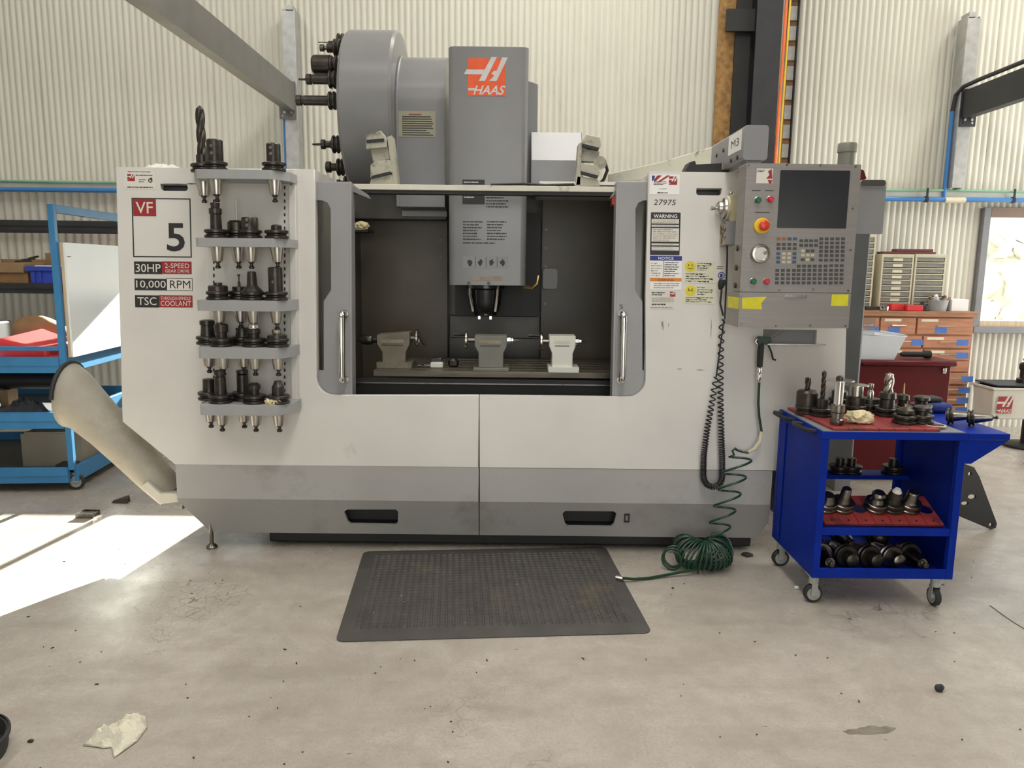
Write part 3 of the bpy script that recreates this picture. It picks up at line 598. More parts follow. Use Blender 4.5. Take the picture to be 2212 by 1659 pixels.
# interior
Yb = 4.75
x = lambda px, Y: at(px, 600, Y).x
z = lambda py, Y, px=1106: at(px, py, Y).z
obj('inner_back_panel', B().box(xin, Yb, 0.55, x(966, Yb), Yb + 0.01, z(480, Yb)), MT['inner'], MC)
obj('inner_back_panel', B().box(x(1170, Yb), Yb, 0.55, xri + .03, Yb + 0.01, z(415, Yb)), MT['inner'], MC)
for k in range(8): obj('panel_bolt', B().cyl((x(952, Yb), Yb, z(520 + k * 37, Yb)), (x(952, Yb), Yb - 0.008, z(520 + k * 37, Yb)), 0.009, n=6), MT['dark'], MC)
for k in range(8): obj('panel_bolt', B().cyl((x(1178, Yb), Yb, z(455 + k * 40, Yb)), (x(1178, Yb), Yb - 0.008, z(455 + k * 40, Yb)), 0.009, n=6), MT['dark'], MC)
obj('changer_housing', B().box(xin, Yb - 0.16, z(480, Yb), x(970, Yb), Yb + 0.1, z(398, Yb)), MT['innerd'], MC, bev=0.005)
obj('housing_rail', B().box(x(870, Yb - .2), Yb - 0.2, z(470, Yb - .2), x(966, Yb - .2), Yb - 0.16, z(457, Yb - .2)), MT['shelfgrey'], MC, bev=0.003)
obj('way_cover', B().box(x(966, 4.95), 4.95, 0.55, x(1170, 4.95), 4.97, 1.9), MT['innerd'], MC)
for k in range(3): obj('way_cover_fold', B().box(x(972, 4.9) , 4.86 - 0.03 * k, 0.60 + 0.0 * k, x(1168, 4.9), 4.94 - 0.03 * k, z(683, 4.86) - 0.14 * k), MT['innerd'], MC, bev=0.004)
obj('column_shroud', B().box(x(985, 4.7), 4.62, z(683, 4.62), x(1165, 4.7), 4.95, 1.75), MT['black'], MC)
obj('inner_side_wall', B().box(xin, 4.16, 0.55, xin + 0.01, Yb, 1.75), MT['inner'], MC); obj('inner_side_wall', B().box(xri + 0.02, 4.16, 0.55, xri + 0.03, Yb, 1.75), MT['inner'], MC)
obj('chip_pan', B().box(xin, 3.70, 0.5, xri + .03, Yb, 0.55), MT['black'], MC)
b = B(); b.slab(Plane((0, 0, 0), (0, 1, 0), (0, 0, 1)), [(3.80, 0.55), (4.05, 0.55), (4.05, 0.74), (3.80, 0.66)], xin + 0.02, xri); obj('front_way_cover', b, MT['black'], MC)
zl = z(829, 3.95)
obj('way_cover_lip', B().box(xin + 0.03, 3.95, zl - 0.006, xri, 3.96, zl), MT['steel'], MC)
obj('splash_plate', B().box(xin + 0.03, 3.96, 0.55, xri, 3.97, zl + 0.02), MT['black'], MC)
for k in range(6): obj('cover_screw', B().cyl((x(870 + 70 * k, 3.97), 3.97, zl + 0.014), (x(870 + 70 * k, 3.97), 3.962, zl + 0.014), 0.006, n=8), MT['steel'], MC)
pa_ = VP(Yb - .03); obj('reflected_light_patch', B().slab(pa_, prect(pa_, (1172, 580, 1204, 624), 0, .02), -.02, .02), MT['shelfgrey'], MC, bev=.006)  # pale plate standing in for a patch of reflected light
# table with tee slots
TY0, TY1 = 4.02, 4.62
zt1 = z(803, TY0); zt0 = z(816, TY0)
tx0, tx1 = x(803, TY0), x(1420, TY0)
tprof = [(TY0, zt0), (TY1, zt0), (TY1, zt1)]
yy = TY1
for k in range(5):
    c = TY1 - 0.075 - k * 0.11; tprof += [(c + 0.014, zt1), (c + 0.014, zt1 - 0.02), (c - 0.014, zt1 - 0.02), (c - 0.014, zt1)]
tprof += [(TY0, zt1)]
obj('table', B().slab(Plane((0, 0, 0), (0, 1, 0), (0, 0, 1)), tprof, tx0, tx1), MT['table'], MC, bev=0.002)
# spindle head
HY = 4.15
hx0, hx1, hz1, hz0 = x(969, HY), x(1136, HY), z(101, HY), z(617, HY)
b = B(); b.slab(HP(0), rr(hx0, HY, hx1, HY + 0.42, 0.035, 6), hz0, hz1); head = obj('spindle_head', b, MT['grey'], MC, bev=0.008)
HPn = VP(HY)
obj('spindle_nose', B().lathe([(0.115, 0.0), (0.115, -0.02), (0.098, -0.03), (0.092, -0.10), (0.080, -0.15), (0.066, -0.165), (0.066, -0.175), (0.04, -0.18)][::-1], (x(1049, 4.36), 4.36, hz0), n=32), MT['blackg'], MC)
for dx in (-0.088, 0.07): obj('coolant_tube', B().tube([(x(1049, 4.3) + dx, 4.28, hz0), (x(1049, 4.3) + dx, 4.27, hz0 - 0.05), (x(1049, 4.3) + dx * 0.8, 4.285, hz0 - 0.15)], 0.010, 10), MT['chrome'], MC)
for dx in (-0.035, 0.03): obj('drive_key', B().box(x(1049, 4.3) + dx - 0.01, 4.29, hz0 - 0.20, x(1049, 4.3) + dx + 0.01, 4.31, hz0 - 0.175), MT['chrome'], MC, bev=0.004)
for dx in (-0.11, 0.0): obj('bolt', B().cyl((x(1040, HY) + dx + 0.04, HY - 0.004, hz0 + 0.012), (x(1040, HY) + dx + 0.04, HY - 0.012, hz0 + 0.012), 0.009, n=8), MT['dark'], MC)
obj('coolant_nozzle', B().tube([at(1130, 620, 4.3), at(1150, 622, 4.28), at(1160, 612, 4.27), at(1163, 595, 4.27)], 0.010, 8), MT['brass'], MC)
# logo: coloured square, slanted bars, letters
def logo(pl, x0, y0, x1, y1, m1, m2, parent, w, letters=True):
    u0, v0, u1, v1 = pl.rect(x0, y0, x1, y1, w); W, H = u1 - u0, v1 - v0
    q = lambda pts: [(u0 + a * W, v1 - c * H) for a, c in pts]
    s = obj('logo_square', B().slab(pl, q([(0, 0), (0, 1), (1, 1), (1, 0)]), w - 0.0006, w), m1, parent, smooth=0)
    b = B()
    for i, k in enumerate(([(.62, -.04), (.77, -.04), (.45, .60), (.29, .60)], [(.91, -.03), (1.06, -.03), (.76, .60), (.56, .60), (.70, .46), (.62, .40), (.70, .33), (.76, .33)], [(-.04, .30), (.46, .30), (.40, .43), (-.11, .43)])):
        b.slab(pl, q(k), w, w + 0.0005 + 0.0001 * i)
    b.slab(pl, q([(0, .80), (.20, .80), (.18, .86), (0, .86)]), w, w + 0.0005)
    obj('logo_bars', b, m2, parent, smooth=0)
    if letters: txt('HAAS', pl, None, m2, parent, w + 0.0006, bold=0.02, shear=0.35, uvr=(u0 + .14 * W, v0 + .03 * H, u0 + 1.0 * W, v0 + .28 * H))
    return s
logo(HPn, 1011, 126, 1092, 207, MT['orangelogo'], MT['logow'], head, 0.0015)
def lines(pl, x0, y0, x1, y1, n, m, parent, w, seed=0, h=0.5, ragged=0.35, wig=0):
    random.seed(seed); u0, v0, u1, v1 = pl.rect(x0, y0, x1, y1, w); b = B(); st = (v1 - v0) / n
    for i in range(n):
        vv = v1 - (i + 0.5) * st; uu = u0; end = u1 - random.random() * ragged * (u1 - u0)
        while uu < end:
            l = (u1 - u0) * random.uniform(0.06, 0.2); e = min(uu + l, end); hh = st * h * random.uniform(.35, .55)
            b.slab(pl, [(uu, vv - hh), (e, vv - hh + wig * random.uniform(-1, 1) * st), (e, vv + hh), (uu, vv + hh)], w - 0.0003, w); uu = e + (u1 - u0) * 0.02
    return obj('printed_text', b, m, parent, smooth=0)
obj('dark_label', B().slab(HPn, prect(HPn, (999, 388, 1047, 398.5)), 0, 0.0012), MT['print'], head, smooth=0); lines(HPn, 1002, 391, 1035, 396, 1, MT['logow'], head, 0.0018, 1)
obj('dark_label', B().slab(HPn, prect(HPn, (999, 414, 1047, 441)), 0, 0.0012), MT['print'], head, smooth=0); lines(HPn, 1002, 423, 1035, 429, 1, MT['logow'], head, 0.0018, 2)
lines(HPn, 1000, 476, 1047, 520, 7, MT['print'], head, 0.001, 3, h=0.42); lines(HPn, 1052, 476, 1098, 520, 7, MT['print'], head, 0.001, 4, h=0.42); lines(HPn, 1050, 424, 1098, 450, 4, MT['print'], head, 0.001, 5, h=0.4); lines(HPn, 1000, 521, 1098, 529, 1, MT['print'], head, 0.001, 6, h=0.3)
obj('pictogram_label', B().slab(HPn, prect(HPn, (1000, 554, 1098, 579)), 0, 0.0008), MT['midgrey'], head, smooth=0)
for k, xx in enumerate((1015, 1038, 1062, 1086)):
    b = B(); random.seed(k); c = HPn.uv((xx, 567)); b.slab(HPn, [(c[0] + 0.017 * random.uniform(.5, 1) * math.cos(a), c[1] + 0.022 * random.uniform(.5, 1) * math.sin(a)) for a in [2 * PI * i / 11 for i in range(11)]], 0.0008, 0.0014); obj('pictogram', b, MT['print'], head, smooth=0)
    if k < 3: obj('pictogram_divider', B().slab(HPn, prect(HPn, (xx + 11.5, 555, xx + 12.5, 578)), 0.0008, 0.0014), MT['print'], head, smooth=0)
obj('worn_label', B().slab(HPn, prect(HPn, (1016, 597, 1086, 606), 0, 0.003), 0, 0.0012), MT['oldlabel'], head, smooth=0)
# column and motor boxes behind the head
Yk = 4.58
b = B(); b.slab(VP(Yk), pp(VP(Yk), [(1000, 182), (1140, 172), (1161, 180), (1161, 400), (1000, 400)]), -0.7, 0); obj('column_cover', b, MT['grey'], MC, bev=0.006)
Ym = 4.35
mx0, mx1, mza, mzb, mzc = x(1143, Ym), x(1255, Ym), z(285, Ym + .17), z(345, Ym), z(404, Ym)
b = B(); b.slab(Plane((0, 0, 0), (0, 1, 0), (0, 0, 1)), [(Ym, mzc), (Ym + .55, mzc), (Ym + .55, mza), (Ym + .17, mza), (Ym, mzb)], mx0, mx1); obj('motor_cover', b, MT['grey'], MC, bev=0.006)
# tool drum
DC = Vector((0, 4.72, 0)); DR = 0.475
dz = at(724, 214, DC.y - DR).z; da = at(724, 214, DC.y - DR).x; db = at(845, 214, DC.y - DR).x
drum = obj('tool_drum', B().lathe([(DR - 0.05, 0), (DR - 0.012, 0.004), (DR, 0.02), (DR, db - da - 0.02), (DR - 0.012, db - da - 0.004), (DR - 0.03, db - da)], (da, DC.y, dz), (1, 0, 0), 72), MT['grey'], MC, smooth=30)
obj('drum_disc', B().lathe([(0.1, -0.005), (DR - 0.055, -0.005), (DR - 0.055, 0.003)], (da, DC.y, dz), (1, 0, 0), 48), MT['innerd'], drum)
YD = DC.y; R2 = 0.335; zc2 = z(128, YD, 900) - R2
x2a, x2b = db - 0.0, at(960, 214, YD - R2).x
poly = [(YD + R2, zc2 - 0.55), (YD - R2, zc2 - 0.55)] + [(YD - R2 * math.cos(a), zc2 + R2 * math.sin(a)) for a in [PI * i / 28 for i in range(29)]]
cov = obj('drum_drive_cover', B().slab(Plane((0, 0, 0), (0, 1, 0), (0, 0, 1)), [(p[0], p[1]) for p in poly][::-1], x2a, x2b), MT['grey'], MC, smooth=40)
rim = [(p[0] - 0.001, p[1]) for p in poly]
obj('cover_rim', B().tube([(x2a + 0.008, p[0], p[1]) for p in poly[1:]], 0.008, 6), MT['midgrey'], cov)
# warning sticker wrapped on the drive cover
def wrapped(th0, th1, xa, xb_, off, name, m):
    return obj(name, B().grid(lambda s, t: (xa + (xb_ - xa) * s, YD - (R2 + off) * math.cos(th0 + (th1 - th0) * t) , zc2 + (R2 + off) * math.sin(th0 + (th1 - th0) * t)) if th0 + (th1 - th0) * t > 0 else (xa + (xb_ - xa) * s, YD - R2 - off, zc2 + R2 * (th0 + (th1 - th0) * t)), 1, 14), m, cov, smooth=60)
sa, sb = at(861, 270, YD - R2).x, at(941, 270, YD - R2).x
za, zb_ = at(900, 296, YD - R2).z - zc2, at(900, 240, YD - R2).z - zc2
ta, tb = za / R2, math.asin(min(0.99, zb_ / R2)) if zb_ > 0 else zb_ / R2
wrapped(ta, tb, sa, sb, 0.0015, 'warning_sticker', M('faded_yellow_sticker', (0.30, 0.29, 0.20), 0.5, var=0.06))
random.seed(5)
for k in range(10):
    f0 = 0.06 + 0.088 * (9 - k); i0, i1 = (0.10, random.uniform(.75, .95)) if k else (0.28, 0.62)
    wrapped(ta + (tb - ta) * f0, ta + (tb - ta) * (f0 + 0.035), sa + (sb - sa) * i0, sa + (sb - sa) * i1, 0.003, 'printed_text', MT['print'] if k else MT['redlogo'])
# work lamps on the top rail
def worklamp(pts, thick, Y, name, m, par, bev=0.004): return obj(name, B().slab(VP(Y), pp(VP(Y), pts, sn=False), -thick, 0), m, par, bev=bev)
for dx, mir in ((0, 1), (0, -1)):
    c = 0
    if mir == 1:
        l1 = worklamp([(836, 296), (846, 292), (859, 399), (850, 400)], 0.10, 3.84, 'lamp_bracket', MT['lampc'], MC, 0.002)
        worklamp([(790, 292), (822, 282), (834, 297), (836, 318), (790, 322)], 0.11, 3.83, 'work_lamp', MT['lampc'], MC); worklamp([(791, 302), (829, 299), (830, 306), (792, 309)], 0.02, 3.825, 'lamp_louvre', MT['black'], MC, 0)
        worklamp([(800, 322), (838, 318), (844, 344), (806, 350)], 0.06, 3.86, 'lamp_mount', MT['lampc'], MC)
        worklamp([(800, 356), (812, 347), (842, 345), (848, 372), (800, 384)], 0.11, 3.83, 'work_lamp', MT['lampc'], MC); worklamp([(802, 380), (843, 370), (844, 376), (803, 386)], 0.02, 3.825, 'lamp_louvre', MT['black'], MC, 0)
        worklamp([(797, 400), (802, 386), (846, 376), (852, 400)], 0.09, 3.84, 'lamp_foot', MT['lampc'], MC)
    else:
        worklamp([(1243, 400), (1250, 310), (1258, 305), (1254, 400)], 0.10, 3.84, 'lamp_bracket', MT['lampc'], MC, 0.002)
        worklamp([(1256, 310), (1266, 290), (1297, 297), (1298, 317), (1290, 324)], 0.11, 3.83, 'work_lamp', MT['lampc'], MC); worklamp([(1258, 310), (1294, 319), (1293, 325), (1257, 316)], 0.02, 3.825, 'lamp_louvre', MT['black'], MC, 0)
        worklamp([(1251, 318), (1296, 327), (1292, 350), (1252, 348)], 0.06, 3.86, 'lamp_mount', MT['lampc'], MC)
        worklamp([(1255, 352), (1290, 358), (1296, 372), (1293, 382), (1254, 370)], 0.11, 3.83, 'work_lamp', MT['lampc'], MC); worklamp([(1256, 370), (1292, 379), (1291, 385), (1256, 376)], 0.02, 3.825, 'lamp_louvre', MT['black'], MC, 0)
        worklamp([(1242, 402), (1246, 380), (1292, 387), (1296, 402)], 0.09, 3.84, 'lamp_foot', MT['lampc'], MC)
        obj('lamp_cable', B().tube([at(1290, 342, 3.88), at(1307, 350, 3.88), at(1312, 368, 3.88), at(1304, 388, 3.88), at(1296, 396, 3.88)], 0.008, 8), MT['black'], MC)
        obj('lamp_socket', B().cyl(at(1296, 352, 3.9), at(1296, 352, 3.84), 0.033, n=16), MT['lampc'], MC)
obj('rail_cable', B().tube([at(1060, 399, 3.80), at(1130, 397, 3.80), at(1180, 400, 3.80), at(1240, 398, 3.80)], 0.006, 8), MT['black'], MC)
# swarf chute on the left
def ringpts(c, d, r, n=28, ry=None):
    x_, y_, d_ = Vector((0, 1, 0)), Vector(d).cross(Vector((0, 1, 0))).normalized(), d
    return [Vector(c) + x_ * ((ry or r) * math.cos(2 * PI * i / n)) + y_ * (r * math.sin(2 * PI * i / n)) for i in range(n)]
CY = 3.72
secs = [((372, 1066), 32, 45), ((335, 1030), 36, 45), ((285, 978), 40, 45), ((232, 925), 44, 44), ((190, 885), 50, 38), ((170, 866), 59, 20), ((151, 852), 69, 5)]
b = B(); vs = []; n = 28
for (px, py), r, ang in secs:
    c = at(px, py, CY); rad = r / FPX * CY * 1.03; a = math.radians(ang); vs += ringpts(c, Vector((-math.cos(a), 0, math.sin(a))), rad, n, rad * 0.95)
fs = [(k*n+i, k*n+(i+1) % n, (k+1)*n+(i+1) % n, (k+1)*n+i) for k in range(len(secs) - 1) for i in range(n)]
b.add(vs, fs); chute = obj('swarf_chute', b, MT['chute'], MC, smooth=60, thick=0.006)
ring = vs[-n:]
cen = sum(ring, Vector()) / n
up = [p for p in ring if p.z > cen.z - 0.02]
up = sorted(up, key=lambda p: math.atan2(p.z - cen.z, p.y - cen.y))
obj('chute_rim', B().tube(up, 0.011, 8), MT['rubber'], chute)
b = B(); b.slab(VP(CY - 0.10), pp(VP(CY - 0.10), [(317, 1041), (345, 1066), (381, 1066), (390, 1084), (346, 1089), (303, 1050)], sn=False), -0.2, 0); obj('chute_support', b, MT['cream'], MC, bev=0.004)
obj('chute_sun_patch', B().slab(VP(CY - 0.02), pp(VP(CY - 0.02), [(268, 930), (280, 930), (308, 962), (300, 966)], sn=False), -0.16, 0.0), MT['hiwhite'], chute, bev=0.003)  # white piece painted in for the sunlit patch on the chute
# print and stickers on the front panels
def sticker(r, m, w=0.0012, rad=0.003, name='sticker', pl=FP, par=None): return obj(name, B().slab(pl, prect(pl, r, 0, rad), 0, w), m, par or MC, smooth=0)
s = sticker((268, 368, 337, 408), MT['paper'], name='maker_label'); logo(FP, 275, 376, 291, 391, MT['redlogo'], MT['paper'], s, 0.0018, False)
lines(FP, 276, 369, 328, 373, 1, MT['print'], s, 0.0016, 11, h=.3, ragged=.1); lines(FP, 293, 376, 330, 381, 1, MT['print'], s, 0.0016, 12, h=.35, ragged=.05); lines(FP, 300, 386, 316, 395, 2, MT['print'], s, 0.0016, 13, h=.4); lines(FP, 275, 402, 332, 407, 1, MT['print'], s, 0.0016, 14, h=.5)
cb = B(); c = FP.uv((325, 390)); cb.slab(FP, circ(*c, 0.0105, 20), 0, 0.0018, holes=[circ(*c, 0.006, 20)]); obj('conformity_mark', cb, MT['print'], s, smooth=0); obj('conformity_tick', B().slab(FP, prect(FP, (325, 384, 329, 390)), 0, 0.002), MT['print'], s, smooth=0)
s = obj('model_plate', B().slab(FP, prect(FP, (286, 428, 413, 556)), 0, 0.001, holes=[prect(FP, (288.5, 430.5, 410.5, 553.5))]), MT['print'], MC, smooth=0)
obj('red_square', B().slab(FP, prect(FP, (288, 430, 337, 467)), 0, 0.0014), MT['redlogo'], s, smooth=0)
txt('VF', FP, (293, 436, 330, 461), MT['wprint'], s, 0.0018, bold=0.006); txt('5', FP, (360, 482, 399, 543), MT['print'], s, 0.0014, bold=0.016)
def twotone(y0, y1, x0, xm, x1, m1, m2, t1, t2):
    s = sticker((x0, y0, xm, y1), m1, rad=0, name='specification_strip'); obj('strip_half', B().slab(FP, prect(FP, (xm, y0, x1, y1)), 0, 0.0012), m2, s, smooth=0)
    if m2 is MT['paper']:
        obj('strip_border', B().slab(FP, prect(FP, (xm - 1, y0 - 1, x1 + 1, y1 + 1)), 0, 0.0008), MT['print'], s, smooth=0)
    for (tx, r, m) in t1 + t2: txt(tx, FP, r, m, s, 0.0018, bold=0.004)
W_ = MT['wprint']
twotone(565, 592, 290, 350, 414, MT['print'], MT['redlogo'], [('30HP', (293, 570, 347, 588), W_)], [('2-SPEED', (356, 569, 409, 579), W_), ('GEAR DRIVE', (357, 582, 409, 589), W_)])
twotone(602, 627, 291, 361, 415, MT['print'], MT['paper'], [('10,000', (294, 606, 358, 624), W_)], [('RPM', (367, 606, 411, 623), MT['print'])])
twotone(638, 664, 292, 344, 416, MT['print'], MT['redlogo'], [('TSC', (297, 642, 338, 659), W_)], [('THROUGH-SPINDLE', (347, 641, 412, 648), W_), ('COOLANT', (347, 650, 413, 661), W_)])
# right panel stickers
s = sticker((1404, 377, 1468, 420), MT['hiwhite'], name='flag_label'); P_ = MT['print']
for pts in ([(1420, 379), (1430, 379), (1414, 394), (1412, 389)], [(1441, 379), (1448, 379), (1425, 394), (1418, 394)]): obj('stripe', B().slab(FP, pp(FP, pts, sn=False), 0, 0.0018), MT['redlogo'], s, smooth=0)
obj('flag_blue', B().slab(FP, pp(FP, [(1408, 379), (1415, 380), (1413, 388), (1408, 392)], sn=False), 0, 0.0018), MT['navy'], s, smooth=0)
logo(FP, 1445, 381, 1463, 399, MT['redlogo'], MT['hiwhite'], s, 0.0018, False); lines(FP, 1412, 391, 1441, 400, 3, P_, s, 0.0016, 21); lines(FP, 1424, 406, 1448, 410, 1, P_, s, 0.0016, 22, h=.3); lines(FP, 1420, 414, 1454, 419, 1, P_, s, 0.0016, 23)
txt('27975', FP, (1412, 431, 1460, 443), P_, MC, 0.0012, shear=0.15, name='handwritten_number')
s = sticker((1405, 459, 1469, 551), MT['print'], name='warning_label'); txt('WARNING', FP, (1412, 463, 1463, 471), MT['hiwhite'], s, 0.0018, bold=0.01)
for y0, y1, n, sd in ((473, 483, 3, 31), (486, 490, 1, 32), (493, 522, 6, 33), (526, 530, 1, 34), (533, 541, 2, 35)):
    q = obj('text_box', B().slab(FP, prect(FP, (1407.5, y0, 1466.5, y1)), 0, 0.0016), MT['paper'], s, smooth=0); lines(FP, 1410, y0 + 1, 1464, y1 - 1, n, MT['oldlabel'], s, 0.002, sd, h=.4)
s = sticker((1404, 553, 1473, 600), MT['hiwhite'], name='notice_label'); obj('blue_band', B().slab(FP, prect(FP, (1404, 553, 1473, 563)), 0, 0.0016), MT['navy'], s, smooth=0); txt('NOTICE', FP, (1422, 555, 1455, 561), MT['hiwhite'], s, 0.002, bold=0.01)
obj('divider', B().slab(FP, prect(FP, (1432, 563, 1433, 599)), 0, 0.0016), P_, s, smooth=0); lines(FP, 1435, 565, 1470, 598, 7, P_, s, 0.0018, 41, h=.4); lines(FP, 1406, 566, 1430, 598, 6, MT['oldlabel'], s, 0.0018, 42, h=.3, ragged=.6, wig=.5)
s = sticker((1404, 601, 1472, 626), MT['hiwhite'], name='caution_label'); obj('orange_band', B().slab(FP, prect(FP, (1404, 601, 1472, 608)), 0, 0.0016), MT['oprint'], s, smooth=0); txt('WARNING', FP, (1421, 602.5, 1455, 607), P_, s, 0.002); lines(FP, 1412, 610, 1468, 624, 3, MT['oldlabel'], s, 0.0018, 43, h=.4)
s = sticker((1405, 627, 1463, 667), MT['paper'], name='service_label'); logo(FP, 1447, 630, 1459, 641, MT['redlogo'], MT['paper'], s, 0.0018, False); lines(FP, 1408, 630, 1441, 639, 2, P_, s, 0.0018, 44, h=.6); lines(FP, 1408, 642, 1458, 653, 4, MT['oldlabel'], s, 0.0018, 45, h=.4); lines(FP, 1408, 655, 1452, 660, 1, P_, s, 0.0018, 46, h=.6); lines(FP, 1406, 662, 1460, 666, 1, MT['oldlabel'], s, 0.0018, 47)
for y0, y1, up, sd in ((564, 612, 1, 51), (616, 656, -1, 52)):
    s = sticker((1478, y0, 1544, y1), MT['ylabel'], name='advice_note'); c = FP.uv((1491, y0 + 12)); r = 0.0255
    f = obj('face_disc', B().slab(FP, circ(*c, r, 28), 0, 0.002), MT['smile'], s, smooth=0)
    for dx in (-.008, .008): obj('eye', B().slab(FP, [(c[0] + dx + .0022 * math.cos(a), c[1] + .007 + .005 * math.sin(a)) for a in [PI * i / 5 for i in range(10)]], .002, .0026), P_, f, smooth=0)
    obj('mouth', B().tube([FP.P(c[0] + .014 * math.sin(a), c[1] - .004 - up * .010 * (math.cos(a) - .4), .0022) for a in [-1.1 + .22 * i for i in range(11)]], .0014, 6), P_, f)
    lines(FP, 1506, y0 + 3, 1541, y0 + 22, 4, P_, s, 0.0018, sd, h=.3, ragged=.5, wig=.6); lines(FP, 1481, y0 + 25, 1541, y1 - 2, 4 if up > 0 else 3, P_, s, 0.0018, sd + 5, h=.32, ragged=.3, wig=.5)
s = sticker((1546, 568, 1572, 631), MT['paper'], name='mask_label', rad=0.008); c = FP.uv((1558, 595)); obj('round_mark', B().slab(FP, circ(*c, 0.0165, 24), 0, 0.002, holes=[circ(*c, 0.0125, 24)]), MT['navy'], s, smooth=0); obj('round_mark_figure', B().slab(FP, rr(c[0] - .006, c[1] - .009, c[0] + .006, c[1] + .008, .003), 0, .002), MT['navy'], s, smooth=0); lines(FP, 1549, 574, 1565, 582, 2, MT['maroon'], s, .0018, 60)
for k, (xx, yy, dx, dy) in enumerate(((1432, 705, 1.5, 16), (1444, 702, 1, 6), (1536, 715, 1.2, 30), (1468, 797, 7, 1.6), (1512, 799, 12, 1.6), (1430, 700, 2.5, 8))):
    random.seed(70 + k); c = FP.uv((xx, yy)); b = B(); b.slab(FP, [(c[0] + dx / 440 * random.uniform(.4, 1) * math.cos(a), c[1] + dy / 440 * random.uniform(.4, 1) * math.sin(a)) for a in [2 * PI * i / 12 for i in range(12)]], 0, .0008); obj('paint_chip', b, MT['oldlabel'], MC, smooth=0)
# ------------------------------------------------------------------ tool holders
def mesh_of(name, b, m, smooth=35):
    me = bpy.data.meshes.new(name); me.from_pydata(b.v, [], b.f); me.update()
    me.shade_smooth(); me.set_sharp_from_angle(angle=math.radians(smooth)); me.materials.append(m); return me
FLP = [(0.036, 0), (0.046, 0.0), (0.049, 0.003), (0.049, 0.010), (0.040, 0.016), (0.040, 0.019), (0.049, 0.025), (0.049, 0.034), (0.045, 0.037), (0.02, 0.037)]
_fl = {}
def fl_mesh(m):
    if m.name not in _fl: _fl[m.name] = mesh_of('flange', B().lathe(FLP, n=28), m)
    return _fl[m.name]
TAPER = mesh_of('taper', B().lathe([(0.020, -0.100), (0.0345, -0.002), (0.0345, 0.0)], n=24), MT['steel'])
TAPERD = mesh_of('taper', B().lathe([(0.020, -0.100), (0.0345, -0.002), (0.0345, 0.0)], n=24), MT['steeld'])
STUD = mesh_of('pull_stud', B().lathe([(0.008, -0.131), (0.0115, -0.128), (0.0115, -0.122), (0.007, -0.117), (0.007, -0.108), (0.0125, -0.105), (0.0125, -0.100)], n=14), MT['dark'])
def twist(r, z0, z1, turns, tip=True, n=16):
    b = B(); L = 40; vs = []; fs = []
    for k in range(L + 1):
        t = k / L; zz = z0 + (z1 - z0) * t; rr_ = r * (1 - max(0, (t - 0.93) / 0.07) * 0.85) if tip else r; a0 = turns * 2 * PI * t
        for i in range(n):
            a = 2 * PI * i / n; q = rr_ * (0.62 + 0.38 * abs(math.cos(a)) ** 0.6); vs.append((q * math.cos(a + a0), q * math.sin(a + a0), zz))
    fs = [(k*n+i, k*n+(i+1) % n, (k+1)*n+(i+1) % n, (k+1)*n+i) for k in range(L) for i in range(n)] + [tuple(range(n-1, -1, -1)), tuple(range(L*n, L*n+n))]
    return b.add(vs, fs)
def holder(loc, label, group, nose, cutter=None, rot=(0, 0, 0), screws=(), m=None, flange=True, dark=False, taper=True, cat='tool holder'):
    o = thing('tool_holder', label, cat, loc, 0, group); o.rotation_euler = rot; m = m or MT['dark']
    if flange: obj('flange', None, None, o, mesh=fl_mesh(m))
    if taper:
        obj('taper', None, None, o, mesh=TAPERD if dark else TAPER); obj('pull_stud', None, None, o, mesh=STUD)
    if nose: obj('nose', B().lathe(nose, n=24), m, o, local=True)
    for zz in screws: obj('set_screw', B().cyl((0, -0.0345, zz), (0, -0.0365 , zz), 0.007, n=8), MT['steeld'], o, local=True)
    if cutter:
        kind = cutter[0]
        if kind == 'drill': obj('drill_bit', twist(cutter[1], cutter[2], cutter[3], cutter[4]), cutter[5] if len(cutter) > 5 else MT['dark'], o, local=True, smooth=50)
        elif kind == 'lathe': obj('cutter', B().lathe(cutter[1], n=20), cutter[2], o, local=True)
        elif kind == 'saw':
            b = B(); r = cutter[1]; pts = []
            for i in range(40): pts += [(r * math.cos(2*PI*i/40), r * math.sin(2*PI*i/40)), (r * .95 * math.cos(2*PI*(i+.8)/40), r * .95 * math.sin(2*PI*(i+.8)/40))]
            b.slab(HP(0), pts, cutter[2], cutter[2] + 0.003); obj('saw_blade', b, MT['steel'], o, local=True, smooth=0); obj('clamp_nut', B().lathe([(0.018, cutter[2] + .003), (0.018, cutter[2] + .014), (0.008, cutter[2] + .02)], n=12), MT['dark'], o, local=True)
    return o
# ------------------------------------------------------------------ tool rack on the left front panel
RK = thing('tool_rack', 'grey five-shelf tool rack fixed to the left front panel', 'rack', FP.P(*FP.uv((545, 890))))
obj('back_plate', B().slab(FP, prect(FP, (453, 366, 632, 893)), 0.001, 0.012), MT['white'], RK, bev=0.002)
obj('side_flange', B().slab(FP, prect(FP, (627, 366, 641, 894), 0.03), 0.001, 0.034), MT['white'], RK, bev=0.002)
for px in (462, 615):
    b = B()
    for k in range(31): b.slab(FP, prect(FP, (px - 1.6, 402 + k * 14.6, px + 1.6, 409 + k * 14.6), 0.012), 0.010, 0.0135)
    obj('slot_row', b, MT['black'], RK, smooth=0)
for py in (400, 880): obj('rack_bolt', B().cyl(FP.P(*FP.uv((634, py)), 0.034), FP.P(*FP.uv((634, py)), 0.040), 0.009, n=6), MT['steel'], RK)
SH = [(366, 386, 418, 583, 628), (514, 533, 420, 588, 630), (649, 672, 423, 592, 632), (751, 775, 426, 594, 634), (875, 898, 429, 598, 638)]
ROWF, ROWB = 0.062, 0.140
